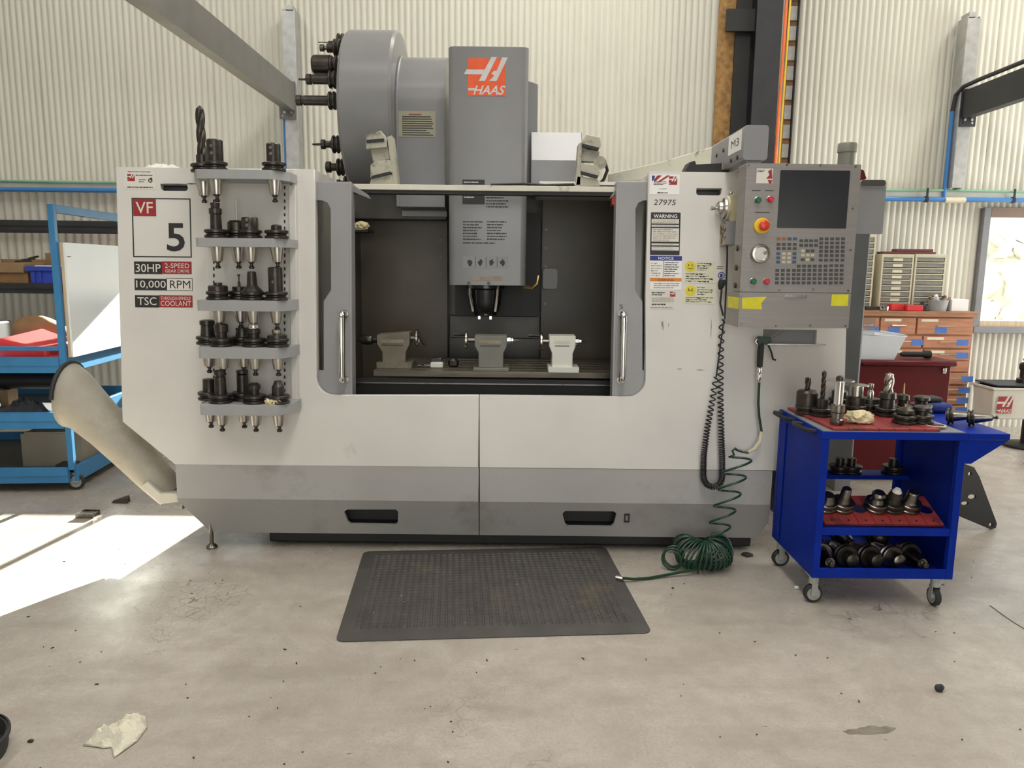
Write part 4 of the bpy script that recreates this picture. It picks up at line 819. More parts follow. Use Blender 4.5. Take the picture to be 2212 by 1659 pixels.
# per shelf: (pixel x, row, nose profile, cutter, screws, label)
BLK = [(0.033, 0.037), (0.033, 0.125), (0.029, 0.130), (0.012, 0.130)]
NUT = [(0.022, 0.037), (0.022, 0.060), (0.028, 0.062), (0.028, 0.095), (0.016, 0.100)]
SLIM = [(0.024, 0.037), (0.021, 0.105), (0.024, 0.108), (0.024, 0.128), (0.012, 0.132)]
LOW = [(0.040, 0.037), (0.040, 0.058), (0.034, 0.062), (0.018, 0.062), (0.018, 0.074), (0.005, 0.074)]
CONE = [(0.046, 0.037), (0.022, 0.062), (0.018, 0.120), (0.014, 0.124)]
TALL = [(0.030, 0.037), (0.030, 0.140), (0.022, 0.144), (0.010, 0.144)]
CAP = [(0.030, 0.037), (0.026, 0.085), (0.031, 0.087), (0.031, 0.106), (0.02, 0.110)]
RACK = [
 [(438, 1, [(0.025, .037), (0.025, .075), (0.018, .078)], ('drill', 0.0195, .078, .285, 1.4), (), 'dark tool holder with a long twist drill on the top rack shelf'),
  (466, 0, BLK, None, (.07, .10), 'dark end-mill holder in front of the long drill on the top rack shelf'),
  (592, 0, [(0.029, .037), (0.029, .112), (0.025, .117)], None, (.07, .095), 'lone dark holder at the right end of the top rack shelf')],
 [(468, 0, [(0.024, .037), (0.022, .10), (0.026, .104), (0.026, .125), (0.017, .13), (0.020, .150)], None, (), 'slim tall chuck at the left end of the second rack shelf'),
  (513, 1, [(0.040, .037), (0.040, .07), (0.03, .08)], ('lathe', [(0.002, .08), (0.0025, .17)], MT['steel']), (), 'squat dark holder with a thin wire tip at the back of the second rack shelf'),
  (541, 0, [(0.034, .037), (0.034, .085), (0.031, .090)], None, (.055, .078), 'dark block holder with two set screws in the middle of the second rack shelf'),
  (598, 0, [(0.022, .037), (0.022, .055), (0.016, .06)], None, (), 'low flat-topped holder at the right end of the second rack shelf')],
 [(472, 0, LOW, None, (), 'low domed holder at the left end of the third rack shelf'),
  (518, 1, [(0.030, .037), (0.030, .055), (0.01, .056)], ('lathe', [(0.006, .056), (0.006, .075), (0.003, .078), (0.003, .10), (0.006, .102), (0.006, .11)], MT['dark']), (), 'low holder with a small stem at the back of the third rack shelf'),
  (546, 0, CONE, None, (), 'cone-shaped holder with a round arbor in the middle of the third rack shelf'),
  (597, 0, TALL, None, (.08,), 'tall thick cylinder holder at the right end of the third rack shelf')],
 [(450, 1, CAP, None, (), 'dark capped holder at the back left of the fourth rack shelf'),
  (480, 0, NUT, None, (), 'dark collet chuck at the front left of the fourth rack shelf'),
  (525, 1, [(0.03, .037), (0.026, .06), (0.028, .075)], None, (), 'short dark holder behind the middle of the fourth rack shelf'),
  (550, 0, [(0.022, .037), (0.022, .055), (0.027, .058), (0.027, .075), (0.02, .078)], ('lathe', [(0.024, .078), (0.026, .085), (0.022, .098), (0.012, .104)], MT['steel']), (), 'holder with a bright ball-shaped cutter on the fourth rack shelf'),
  (600, 0, [(0.041, .037), (0.041, .050), (0.02, .052)], ('lathe', [(0.018, .052), (0.022, .075), (0.01, .078)], MT['steel']), (), 'low dark holder at the right end of the fourth rack shelf')],
 [(454, 1, [(0.028, .037), (0.026, .09), (0.027, .094), (0.01, .096)], None, (), 'dark cylinder holder at the back left of the bottom rack shelf'),
  (478, 0, [(0.025, .037), (0.023, .115), (0.018, .118), (0.018, .124), (0.024, .126), (0.024, .142), (0.012, .146)], None, (), 'tall necked collet chuck at the front left of the bottom rack shelf'),
  (526, 1, [(0.024, .037), (0.024, .115), (0.019, .118), (0.025, .122), (0.025, .135)], None, (), 'tall dark chuck behind the middle of the bottom rack shelf'),
  (551, 0, [(0.020, .037), (0.020, .060), (0.026, .062), (0.026, .08), (0.014, .09)], None, (), 'short collet chuck at the front middle of the bottom rack shelf'),
  (602, 0, [(0.026, .037), (0.026, .075), (0.022, .08), (0.014, .10)], None, (), 'dark holder at the right end of the bottom rack shelf behind the yellow rag')],
]
for k, (ya, yb_, xa, xb_, xc) in enumerate(SH):
    zt_ = at(500, ya, 3.46).z; Yb_ = yf(zt_) - 0.013; Yf_ = Yb_ - 0.20; zt_ = at(500, ya, Yf_).z; zb2 = at(500, yb_, Yf_).z
    X = lambda p, Y: at(p, ya, Y).x
    poly = [(X(xa, Yf_), Yf_ + 0.015), (X(xa, Yf_) + 0.015, Yf_), (X(xb_, Yf_), Yf_), (X(xc, Yf_ + .1), Yf_ + .085), (X(xc, Yf_ + .1), Yb_), (X(xa, Yf_), Yb_)]
    holes = []
    for (px, row, nose, cut, scr, lab) in RACK[k]:
        Yh = Yf_ + (ROWF if row == 0 else ROWB); Xh = X(px, Yh); holes.append(circ(Xh, Yh, 0.0388, 20))
        holder((Xh, Yh, zt_ + 0.0005), lab, 'tool holders on the rack', nose, cut, screws=scr).scale = (1.1, 1.1, 1.06)
    obj('rack_shelf', B().slab(HP(0), poly, zb2, zt_, holes=holes), MT['shelfgrey'], RK, bev=0.002)
# holders in the drum
DH = [(0.99, [(0.02, .037), (0.02, .04)], None, 'uppermost flange in the tool drum, mostly hidden behind the rim'),
 (0.92, [(0.02, .037), (0.02, .05)], ('lathe', [(0.008, .05), (0.008, .09), (0.003, .092), (0.003, .15)], MT['dark']), 'holder near the top of the tool drum with a thin pin'),
 (0.78, [(0.026, .037), (0.026, .075)], ('lathe', [(0.012, .075), (0.012, .09), (0.02, .095), (0.02, .115)], MT['steeld']), 'holder near the top of the tool drum with a short bright cup'),
 (0.50, [(0.052, .037), (0.052, .125), (0.044, .135), (0.01, .137)], None, 'holder in the tool drum with a large blunt cylinder'),
 (0.29, [(0.027, .037), (0.027, .125), (0.022, .128), (0.022, .133), (0.029, .136), (0.029, .160), (0.018, .165)], ('lathe', [(0.006, .165), (0.006, .205)], MT['dark']), 'holder in the tool drum with a long bar and thin tip'),
 (0.01, [(0.027, .037), (0.027, .175), (0.022, .178), (0.022, .185), (0.029, .188), (0.029, .215), (0.018, .22)], None, 'longest bar holder, at mid height of the tool drum'),
 (-0.53, [(0.03, .037), (0.019, .055), (0.019, .075), (0.027, .08), (0.027, .10)], ('lathe', [(0.007, .10), (0.007, .145), (0.001, .155)], MT['dark']), 'holder low in the tool drum with a pointed drill'),
 (-0.80, [(0.022, .037), (0.022, .07), (0.032, .075), (0.032, .10), (0.02, .105)], None, 'holder low in the tool drum with a wide collet nut'),
 (-0.985, [(0.02, .037), (0.02, .06), (0.027, .065), (0.027, .08)], None, 'lowest holder in the tool drum, just above the cabinet')]
RT = DR - 0.065
for sn, nose, cut, lab in DH:
    a = math.asin(sn); holder((da - 0.012, DC.y - RT * math.cos(a), dz + RT * sn), lab, 'tool holders in the drum', nose, cut, rot=(0, -PI / 2, 0), taper=False)
# ------------------------------------------------------------------ control pendant on its arm
PY = 3.32; PF = VP(PY)
px0, pz0, px1, pz1 = PF.rect(1603, 354, 1846, 708)
CP = thing('control_pendant', 'brushed steel control pendant with dark screen and keypad hanging from a grey arm', 'control panel', ((px0 + px1) / 2, PY + 0.1, pz0))
zs = PF.uv((1720, 632))[1]
obj('pendant_body', B().box(px0, PY + 0.003, zs, px1, PY + 0.115, pz1), MT['ss'], CP, bev=0.004)
obj('lower_body', B().box(px0, PY + 0.003, pz0, px1, PY + 0.20, zs), MT['ss'], CP, bev=0.004)
plate = obj('front_plate', B().slab(PF, rr(px0, zs + 0.001, px1, pz1, 0.004), -0.002, 0.004), MT['ss'], CP, bev=0.001)
lower = obj('lower_cover', B().slab(PF, rr(px0, pz0, px1, zs - 0.001, 0.004), -0.002, 0.004), MT['ss'], CP, bev=0.001)
obj('recessed_pull', B().slab(PF, prect(PF, (1694, 637, 1742, 643), 0.004, 0.004), 0.003, 0.012), MT['chrome'], lower, bev=0.002)
W1 = 0.004
obj('screen', B().slab(PF, prect(PF, (1682, 368, 1832, 493), W1, 0.004), W1, W1 + 0.0015), MT['screen'], CP, smooth=0)
for p in ((1606, 357), (1848, 360), (1700, 356), (1772, 357), (1603, 450), (1842, 450), (1601, 540), (1837, 540), (1600, 627), (1683, 627), (1757, 625), (1832, 628), (1601, 640), (1601, 700), (1676, 704), (1750, 703), (1826, 704)):
    u, v = PF.uv(p, W1); u = min(max(u, px0 + .008), px1 - .008); obj('screw', B().cyl(PF.P(u, v, W1), PF.P(u, v, W1 + 0.003), 0.0045, n=8), MT['steeld'], CP)
s = obj('maker_sticker', B().slab(PF, prect(PF, (1634, 364, 1669, 396), W1), W1, W1 + .0006), MT['paper'], CP, smooth=0); obj('red_swoosh', B().slab(PF, pp(PF, [(1659, 370), (1667, 365), (1668, 386), (1655, 386), (1662, 378)], W1, sn=False), W1, W1 + .0012), MT['redlogo'], s, smooth=0); obj('red_swoosh_tail', B().slab(PF, pp(PF, [(1658, 389), (1668, 389), (1666, 396), (1662, 397)], W1, sn=False), W1, W1 + .0012), MT['redlogo'], s, smooth=0); lines(PF, 1636, 366, 1654, 372, 2, P_, s, W1 + .0012, 90)
for r in ((1624, 411, 1643, 412.5), (1653, 411, 1671, 412.5), (1631, 458, 1662, 459.5)): obj('printed_rule', B().slab(PF, prect(PF, r, W1), W1, W1 + .0006), P_, CP, smooth=0)
def button(px, py, r, m, h=0.02):
    u, v = PF.uv((px, py), W1); s = obj('push_button', B().lathe([(r + .003, 0), (r + .003, .004), (r + .001, .006)], PF.P(u, v, W1), PF.N, 18), MT['steel'], CP)
    obj('button_cap', B().lathe([(r, .004), (r, h * .7), (r * .8, h)], PF.P(u, v, W1), PF.N, 18), m, s)
button(1636, 433, .0135, MT['gbtn'], .024); button(1663, 431, .0135, MT['rbtn'], .024); button(1626, 608, .0135, MT['gbtn']); button(1655, 608, .0135, MT['rbtn'])
u, v = PF.uv((1646, 488), W1 + .01); es = obj('emergency_stop', B().lathe([(.034, 0), (.034, .012), (.030, .016), (.018, .018)], PF.P(u, v, W1), PF.N, 28), MT['ybtn'], CP); obj('stop_mushroom', B().lathe([(.014, .016), (.014, .03), (.021, .034), (.022, .046), (.016, .054), (.004, .057)], PF.P(u, v, W1), PF.N, 24), MT['redestop'], es)
u, v = PF.uv((1643, 548), W1 + .015); kn = obj('jog_dial', B().lathe([(.038, 0), (.041, .004), (.041, .020), (.038, .026), (.030, .028), (.028, .024), (.005, .024)], PF.P(u, v, W1), PF.N, 32), MT['steel'], CP)
obj('dial_grip', B().cyl(PF.P(u + .018, v + .004, W1 + .024), PF.P(u + .018, v + .004, W1 + .034), .008, n=12), MT['steeld'], kn)
kp = obj('keypad', B().slab(PF, prect(PF, (1674, 509, 1826, 617), W1, .003), W1, W1 + .0008), MT['ss'], CP, smooth=0)
kw, kh = 7.6 / FPX * PY, 5.8 / FPX * PY
KM = {}
def key(px, py, m):
    if m.name not in KM:
        bb = B().box(-kw / 2, -.0022, -kh / 2, kw / 2, 0, kh / 2); KM[m.name] = mesh_of('key', bb, m, 20)
    u, v = PF.uv((px, py), W1); o = obj('key', None, None, kp, mesh=KM[m.name]); o.location = WI[kp] @ PF.P(u, v, W1 + .0008)
def keys(x0, x1, nc, ys, m=None):
    for j, y in enumerate(ys):
        for i in range(nc):
            key(x0 + (x1 - x0) * i / max(1, nc - 1) - (y - 513) * 0.03, y, m[(j * nc + i) % len(m)] if m else MT['key'])
K, KO, KB, KC = MT['key'], MT['keyo'], MT['keyb'], MT['keyc']
keys(1682, 1717, 4, [516], [KO, KO, KB, KB]); keys(1682, 1717, 4, [528, 537]); keys(1682, 1717, 4, [548, 557, 566], [KB, KC, KC, KB]); keys(1681, 1717, 4, [584, 593, 602, 611])
keys(1731, 1763, 4, [520, 530]); keys(1735, 1756, 3, [542, 551, 561], [KC, K, K, KC, KC, KC, K, KC, K]); keys(1774, 1821, 5, [516, 525, 534, 543, 552, 562]); keys(1727, 1785, 6, [575, 584, 593, 602, 611]); keys(1797, 1820, 3, [574, 584, 593, 602, 611])
obj('yellow_tape', B().slab(PF, pp(PF, [(1603, 643), (1656, 641), (1644, 655), (1646, 668), (1603, 667)], W1, sn=False), W1, W1 + .0008), MT['ytape'], CP, smooth=0)
sd = Plane((px0, 0, 0), (0, -1, 0), (0, 0, 1)); za_, zb_ = PF.uv((1605, 668))[1], PF.uv((1605, 643))[1]
obj('yellow_tape', B().box(px0 - .0012, PY, za_, px0 + .001, PY + 0.17, zb_), MT['ytape'], CP, smooth=0)
obj('yellow_tape', B().slab(PF, prect(PF, (1796, 636, 1832, 661), W1), W1, W1 + .0008), MT['ytape'], CP, smooth=0)
for py in (535, 578, 617): obj('cable_gland', B().cyl((px0, PY + .06, PF.uv((1600, py))[1]), (px0 - .008, PY + .06, PF.uv((1600, py))[1]), .012, n=12), MT['dark'], CP)
# arm
ax0 = at(1607, 300, 3.42).x; ax1 = at(1660, 300, 3.42).x; az1 = at(1630, 270, 3.42).z; az0 = at(1630, 346, 3.42).z
b = B(); b.slab(VP(3.42), rr(ax0, az0, ax1, az1, 0.015, 4), -0.55, 0); ab = obj('arm_end_box', b, MT['midgrey'], CP, bev=0.006)
LS = Plane((ax0, 0, 0), (0, -1, 0), (0, 0, 1))
obj('number_label', B().box(ax0 - .0015, 3.455, az0 + 0.05, ax0, 3.655, az1 - 0.012), MT['hiwhite'], ab, smooth=0)
txt('M3', LS, None, P_, ab, 0.002, bold=0.008, uvr=(-3.61, az0 + 0.075, -3.49, az1 - 0.04))
for yy_, zz_ in ((3.74, .6), (3.86, .55), (3.50, .15), (3.60, .15)): obj('bolt', B().cyl((ax0, yy_, az0 + (az1 - az0) * zz_), (ax0 - .006, yy_, az0 + (az1 - az0) * zz_), .010, n=6), MT['dark'], ab)
A = [(ax0 + .01, 3.95, az0 + .01, az1 - .005), (ax0 - 0.18, 4.35, az0 + .03, az1 - .03), (at(1312, 385, 4.9).x, 4.9, at(1312, 398, 4.9).z, at(1312, 376, 4.9).z)]
vs = []; wd = 0.09
for (xx, yy_, q0, q1) in A: vs += [(xx, yy_, q0), (xx + wd, yy_, q0), (xx + wd, yy_, q1), (xx, yy_, q1)]
fs = [(0, 1, 2, 3), (11, 10, 9, 8)] + [(k * 4 + i, k * 4 + 4 + i, k * 4 + 4 + (i + 1) % 4, k * 4 + (i + 1) % 4) for k in range(2) for i in range(4)]
obj('swing_arm', B().add(vs, fs), MT['cream'], CP, bev=0.006)
g0, g1 = at(1487, 371, 3.75), at(1572, 358, 3.75)
obj('arm_pivot', B().slab(VP(3.75), pp(VP(3.75), [(1478, 373), (1490, 350), (1502, 347), (1504, 355), (1560, 352), (1572, 356), (1576, 373)], sn=False), -0.1, 0), MT['black'], CP, bev=0.003)
obj('pivot_strap', B().slab(VP(3.74), prect(VP(3.74), (1560, 353, 1572, 366)), -0.02, 0.0), MT['oldlabel'], CP)
obj('pendant_hanger', B().box(ax0 + .02, 3.44, pz1 - .001, ax1 - .02, 3.51, az0 + .01), MT['midgrey'], CP)
hx0, hz0_, hx1, hz1_ = VP(3.46).rect(1846, 392, 1911, 505)
obj('document_holder', B().slab(VP(3.46), rr(hx0, hz0_, hx1, hz1_, .006), -0.03, 0), MT['midgrey'], CP, bev=0.003)
obj('holder_clip', B().slab(VP(3.46), prect(VP(3.46), (1857, 389, 1911, 403), 0, .01), -0.02, .012), MT['chrome'], CP, bev=0.003)
obj('beacon_stub', B().slab(VP(3.5), pp(VP(3.5), [(1856, 392), (1857, 364), (1866, 368), (1872, 386)], sn=False), -.03, 0), MT['redtool'], CP)
bx, bz = at(1815, 352, 3.44).x, pz1
b = B().lathe([(.036, 0), (.036, .055), (.040, .058), (.040, .09), (.037, .096), (.005, .097)], (bx, 3.379, bz + .0005), n=24); t_ = tag(obj('plastic_jar', b, MT['olive']), 'grey-olive plastic jar with a lid standing on top of the control pendant', 'jar')
# dark electrical cabinet behind the pendant
ex1 = at(1874, 600, 4.25).x
obj('electrical_cabinet', B().box(xr - .05, 4.25, 0.25, ex1, 4.70, 1.66), MT['darkgrey'], MC, bev=0.01)
# ------------------------------------------------------------------ hand jog unit with coiled cord
jx0, jz0, jx1, jz1 = FP.rect(1568, 478, 1592, 528, 0.10)
JG = thing('jog_remote', 'small grey and cream hand jog unit with a chrome wheel on the right front panel', 'remote', FP.P((jx0 + jx1) / 2, jz0, 0))
obj('jog_body', B().slab(FP, rr(jx0, jz0, jx1, jz1, .004), 0.002, 0.10), MT['midgrey'], JG, bev=0.003)
obj('worn_side', B().slab(FP, rr(jx0 - .002, jz0, jx0, jz1), 0.01, 0.095), MT['jogface'], JG, smooth=0)
ux0, uz0, ux1, uz1 = FP.rect(1576, 420, 1592, 478, 0.08)
obj('jog_neck', B().slab(FP, rr(ux0, uz0, ux1, uz1, .012), 0.002, 0.08), MT['jog'], JG, bev=0.004)
c = FP.P(ux0, FP.uv((1573, 450), 0.05)[1], 0.045)
jw = obj('jog_wheel', B().lathe([(.058, 0), (.058, .008), (.050, .012)], c, (-1, 0, 0), 30), MT['jog'], JG)
obj('wheel_hub', B().lathe([(.050, .010), (.048, .022), (.034, .030), (.032, .045), (.022, .052)], c, (-1, 0, 0), 28), MT['steel'], jw); obj('wheel_pin', B().lathe([(.006, .05), (.006, .064), (.009, .066), (.009, .078)], c, (-1, 0, 0), 12), MT['steel'], jw)
obj('eye_bolt', B().lathe([(.012, 0), (.012, .014), (.008, .018)], FP.P((ux0 + ux1) / 2, uz1, .04), FP.V, 12), MT['steel'], JG)
cw = 0.035
def fpt(x_, y_, w_=cw): return FP.P(*FP.uv((x_, y_), w_), w_)
obj('straight_cord', B().tube([fpt(1571, 529, .05), fpt(1571, 560), fpt(1568, 640), fpt(1566, 690)], .0045, 8), MT['cord'], JG)
obj('cord_plug', B().lathe([(.016, 0), (.018, .02), (.014, .035), (.007, .05)], fpt(1561, 604, .04), (-.2, 0, -1), 14), MT['rubber'], JG)
obj('plug_cord', B().tube([fpt(1559, 626, .04), fpt(1556, 655), fpt(1562, 682)], .0045, 8), MT['cord'], JG)
def helix(path, pitches, r, wire, n=14, seg=6):
    # path: world points; pitches: coil pitch at each of them
    P = [Vector(p) for p in path]; out = []; ph = 0.0
    for i in range(len(P) - 1):
        L = (P[i + 1] - P[i]).length; st = max(2, int(L / 0.0006))
        acc = 0
        for k in range(st):
            t = k / st; pit = pitches[i] + (pitches[i + 1] - pitches[i]) * t; ph += 2 * PI * (L / st) / pit; out.append((P[i].lerp(P[i + 1], t), (P[i + 1] - P[i]).normalized(), ph))
    pts = []; last = -9
    for c_, d, p_ in out:
        if p_ - last < 2 * PI / n: continue
        last = p_; x_ = Vector((0, 1, 0)); y_ = d.cross(x_).normalized(); x_ = y_.cross(d); pts.append(c_ + x_ * (r * math.cos(p_)) + y_ * (r * math.sin(p_)))
    return B().tube(pts, wire, seg)
pa = [fpt(1560, 690), fpt(1557, 760), fpt(1556, 850), fpt(1558, 930), fpt(1560, 990)]
arc = [fpt(1540 + 20.5 * math.cos(math.radians(a)), 1028 + 24 * math.sin(math.radians(a))) for a in range(0, 181, 15)]
pb = [fpt(1520, 985), fpt(1527, 930), fpt(1538, 870), fpt(1547, 815)]
path = pa + arc + pb; pit = [.050, .038, .026, .016, .0095] + [.0085] * len(arc) + [.0095, .016, .026, .036]
obj('coiled_cord', helix(path, pit, .0125, .0036), MT['cord'], JG, smooth=60)
obj('straight_cord', B().tube([fpt(1547, 815), fpt(1553, 770), fpt(1564, 690)], .0036, 6), MT['cord'], JG)
# ------------------------------------------------------------------ air gun and green hose
gy = 0.045
AG = thing('air_blow_gun', 'dark green air blow gun hanging below the control pendant', 'air gun', fpt(1645, 800, gy))
obj('gun_body', B().slab(FP, pp(FP, [(1633, 733), (1637, 726), (1665, 727), (1667, 737), (1655, 744), (1636, 744)], gy, sn=False), gy - .012, gy + .012), MT['greenhose'], AG, bev=.004)
obj('grip', B().tube([fpt(1645, 740, gy), fpt(1643, 760, gy), fpt(1641, 793, gy)], [.014, .016, .014], 12), MT['rubber'], AG)
obj('trigger', B().tube([fpt(1659, 744, gy), fpt(1666, 760, gy), fpt(1670, 776, gy), fpt(1676, 778, gy)], .0045, 8), MT['rubber'], AG)
obj('nozzle', B().tube([fpt(1664, 731, gy), fpt(1690, 716, gy)], .004, 8), MT['steel'], AG)
obj('hanger_hook', B().tube([fpt(1636, 732, gy + .012), fpt(1632, 738, gy + .012), fpt(1637, 744, gy + .012)], .003, 8), MT['steel'], AG)
obj('hose_fitting', B().lathe([(.010, 0), (.013, .01), (.013, .025), (.009, .03), (.012, .035), (.012, .06), (.008, .07)], fpt(1641, 793, gy), (-.03, 0, -1), 14), MT['chrome'], AG)
obj('bracket_lip', B().slab(FP, prect(FP, (1655, 743, 1780, 745.5), .03), 0, .05), MT['steel'], MC)
AH = thing('coiled_air_hose', 'green spiral air hose hanging from the air gun and heaped beside the mat', 'hose', gr(1510, 1235))
h0 = [fpt(1640, 826, gy), fpt(1638, 870, gy), fpt(1640, 900, gy), fpt(1645, 932, gy)]
obj('hose_lead', B().tube(h0, .0062, 8), MT['greenhose'], AH)
obj('cream_sleeve', B().tube([fpt(1645, 932, gy), fpt(1642, 952, gy), fpt(1632, 968, gy), fpt(1614, 979, gy)], [.008, .010, .010, .007], 10), MT['creamtape'], AH)
obj('sleeve_end', B().tube([fpt(1616, 978, gy), fpt(1605, 976, gy + .03), fpt(1592, 972, gy + .05), fpt(1588, 969, gy + .06)], .0062, 8), MT['greenhose'], AH)
FY = 3.50
hpts = []; a0, a1 = at(1598, 985, FY - .06), at(1541, 1185, FY - .06)
nT = 5.6
for i in range(int(nT * 18) + 1):
    t = i / (nT * 18); ph = -2.2 + 2 * PI * nT * t; r = .062 - .012 * t; c_ = a0.lerp(a1, t)
    hpts.append(c_ + Vector((r * math.cos(ph), -r * .8 * math.sin(ph), .012 * math.sin(ph) + .01 * math.cos(ph))))
hpts = [fpt(1588, 969, gy + .06), fpt(1582, 974, gy + .065), fpt(1586, 983, gy + .062)] + hpts
obj('hanging_coil', B().tube(hpts, .0056, 7), MT['greenhose'], AH, smooth=60)
random.seed(12); pts = []
hc = gr(1516, 1222); NR, RA, RR = 27, .072, .066
for i in range(NR * 18):
    t = i / (NR * 18); ph = 2 * PI * NR * t; th = math.radians(-205 + 265 * t)
    rd = Vector((math.cos(th), math.sin(th), 0)); wob = .012 * noise.noise(Vector((t * 40, 0, 0))); R = RR + wob
    pts.append(hc + rd * (RA + R * math.cos(ph)) + Vector((.02 * math.sin(ph) * math.sin(th * 2), 0, RR + .012 + (R - .004 * math.cos(t * 60)) * math.sin(ph))))
for p in pts: p.z = max(p.z, .0075)
obj('heaped_coil', B().tube(pts, .0052, 6), MT['greenhose'], AH, smooth=60)
pts = []
for i in range(50):
    t = i / 49; ph = 2 * PI * 2.3 * t; g = gr(1455 - 8 * t, 1222 + 10 * t); pts.append(g + Vector((.045 * math.cos(ph), -.02 * t - .012 * math.cos(ph), .055 + .048 * math.sin(ph))))
obj('loose_coil', B().tube(pts, .0058, 7), MT['greenhose'], AH, smooth=60)
tail = [gr(1512, 1226, .03), gr(1490, 1233, .024), gr(1470, 1236, .02), gr(1440, 1242, .012), gr(1400, 1249, .008), gr(1370, 1251, .012), gr(1345, 1249, .020)]
obj('hose_tail', B().tube(tail, .0068, 8), MT['greenhose'], AH); obj('hose_tip', B().tube([gr(1345, 1249, .022), gr(1330, 1246, .024)], [.009, .007], 10), MT['chrome'], AH)
# ------------------------------------------------------------------ tailstocks on the machine table
def tailstock(label, body, base, m, cpy, wheel, point, Yt, chuck=False):
    g = gr((base[0] + base[2]) / 2, base[3], zt1); Y = g.y - 0.0; pl = VP(Y)
    t = thing('tailstock', label, 'tailstock', (g.x, Y + .06, zt1), group='tailstocks on the machine table')
    dz_ = zt1 - pl.rect(*base)[1]
    q = [(u, v + dz_) for u, v in pp(pl, body)]
    obj('body', B().slab(pl, q, -.13, -.01), m, t, bev=.004)
    u0, v0, u1, v1 = pl.rect(*base); obj('base', B().slab(pl, rr(u0, v0 + dz_ + .0005, u1, v1 + dz_), -.15, .005), m, t, bev=.003)
    vc = pl.uv((1000, cpy))[1] + dz_; yc_ = Y + .07; xw = pl.uv((wheel, cpy))[0]; xp = pl.uv((point, cpy))[0]; bx0 = min(p[0] for p in q); bx1 = max(p[0] for p in q)
    s_ = -1 if wheel < base[0] + 30 and point > wheel else 1
    far = bx0 if wheel < point else bx1; near = bx1 if wheel < point else bx0
    obj('quill', B().cyl((far, yc_, vc), (xw, yc_, vc), .013, n=14), MT['steeld'], t)
    hw = obj('handwheel', B().lathe([(.046, -.008), (.05, -.004), (.05, .004), (.046, .008), (.036, .008), (.034, .003), (.01, .003)], (xw, yc_, vc), (1, 0, 0), 28), MT['steel'], t)
    obj('wheel_handle', B().cyl((xw, yc_ - .02, vc + .032), (xw - .07 if wheel < point else xw + .05, yc_ - .02, vc + .032 if not chuck else vc - .04), .008, n=10), MT['dark'], hw)
    d = 1 if wheel < point else -1
    if chuck:
        obj('drill_chuck', B().lathe([(.016, 0), (.016, .03), (.024, .035), (.028, .045), (.028, .085), (.018, .10), (.004, .125)], (near, yc_, vc - .012), (d, 0, 0), 20), MT['dark'], t)
    else:
        obj('centre_point', B().lathe([(.020, 0), (.020, .02), (.014, .024), (.014, .034), (.011, .036), (.001, .075)], (near, yc_, vc), (d, 0, 0), 18), MT['chrome'], t)
    obj('label_recess', B().slab(pl, prect(pl, ((body[0][0] + 10), body[0][1] + 10, body[1][0] - 12, body[0][1] + 17)), -.01, -.0085), MT['oldlabel'] if m is not MT['wtail'] else MT['ylabel'], t, smooth=0)
    obj('clamp_slot', B().slab(pl, prect(pl, ((body[0][0] + 12), body[0][1] + 21, body[1][0] - 14, body[0][1] + 22.5)), -.01, -.0085), MT['print'], t, smooth=0)
    return t
tailstock('stained tan tailstock with a drill chuck at the left end of the machine table', [(812, 724), (884, 718), (884, 742), (876, 760), (876, 783), (825, 785), (824, 762), (814, 745)], (813, 783, 890, 796), MT['ltail'], 734, 898, 772, 0, chuck=True)
tailstock('grey-green tailstock in the middle of the machine table', [(1025, 726), (1095, 726), (1095, 748), (1088, 763), (1087, 795), (1033, 795), (1033, 763), (1025, 748)], (1022, 795, 1099, 802), MT['mtail'], 737, 1006, 1120, 0)
tailstock('cream-white tailstock at the right end of the machine table', [(1187, 726), (1244, 726), (1244, 750), (1238, 764), (1237, 797), (1193, 797), (1192, 764), (1187, 748)], (1184, 793, 1251, 805), MT['wtail'], 738, 1170, 1278, 0)
g = gr(945, 795, zt1)
t = thing('setting_gauge', 'small white and black setting gauge with wires lying on the machine table', 'gauge', (g.x, g.y, zt1))
obj('gauge_block', B().box(g.x - .04, g.y, zt1 + .001, g.x + .03, g.y + .05, zt1 + .03), MT['wtail'], t, bev=.004); obj('gauge_head', B().box(g.x - .045, g.y + .055, zt1 + .001, g.x + .02, g.y + .10, zt1 + .05), MT['blackg'], t, bev=.004)
obj('knurled_knob', B().lathe([(.02, 0), (.03, .01), (.03, .035), (.018, .045)], (g.x + .085, g.y + .06, zt1 + .001), n=9), MT['steeld'], t); random.seed(3)
for k in range(5):
    a = [Vector((g.x - .06 - .05 * i / 3 + random.uniform(-.02, .02), g.y + random.uniform(-.03, .05), zt1 + .004 + random.uniform(0, .01))) for i in range(5)]
    obj('wire', B().tube([(g.x - .03, g.y + .02, zt1 + .012)] + a, .002, 5), MT['steel'], t)
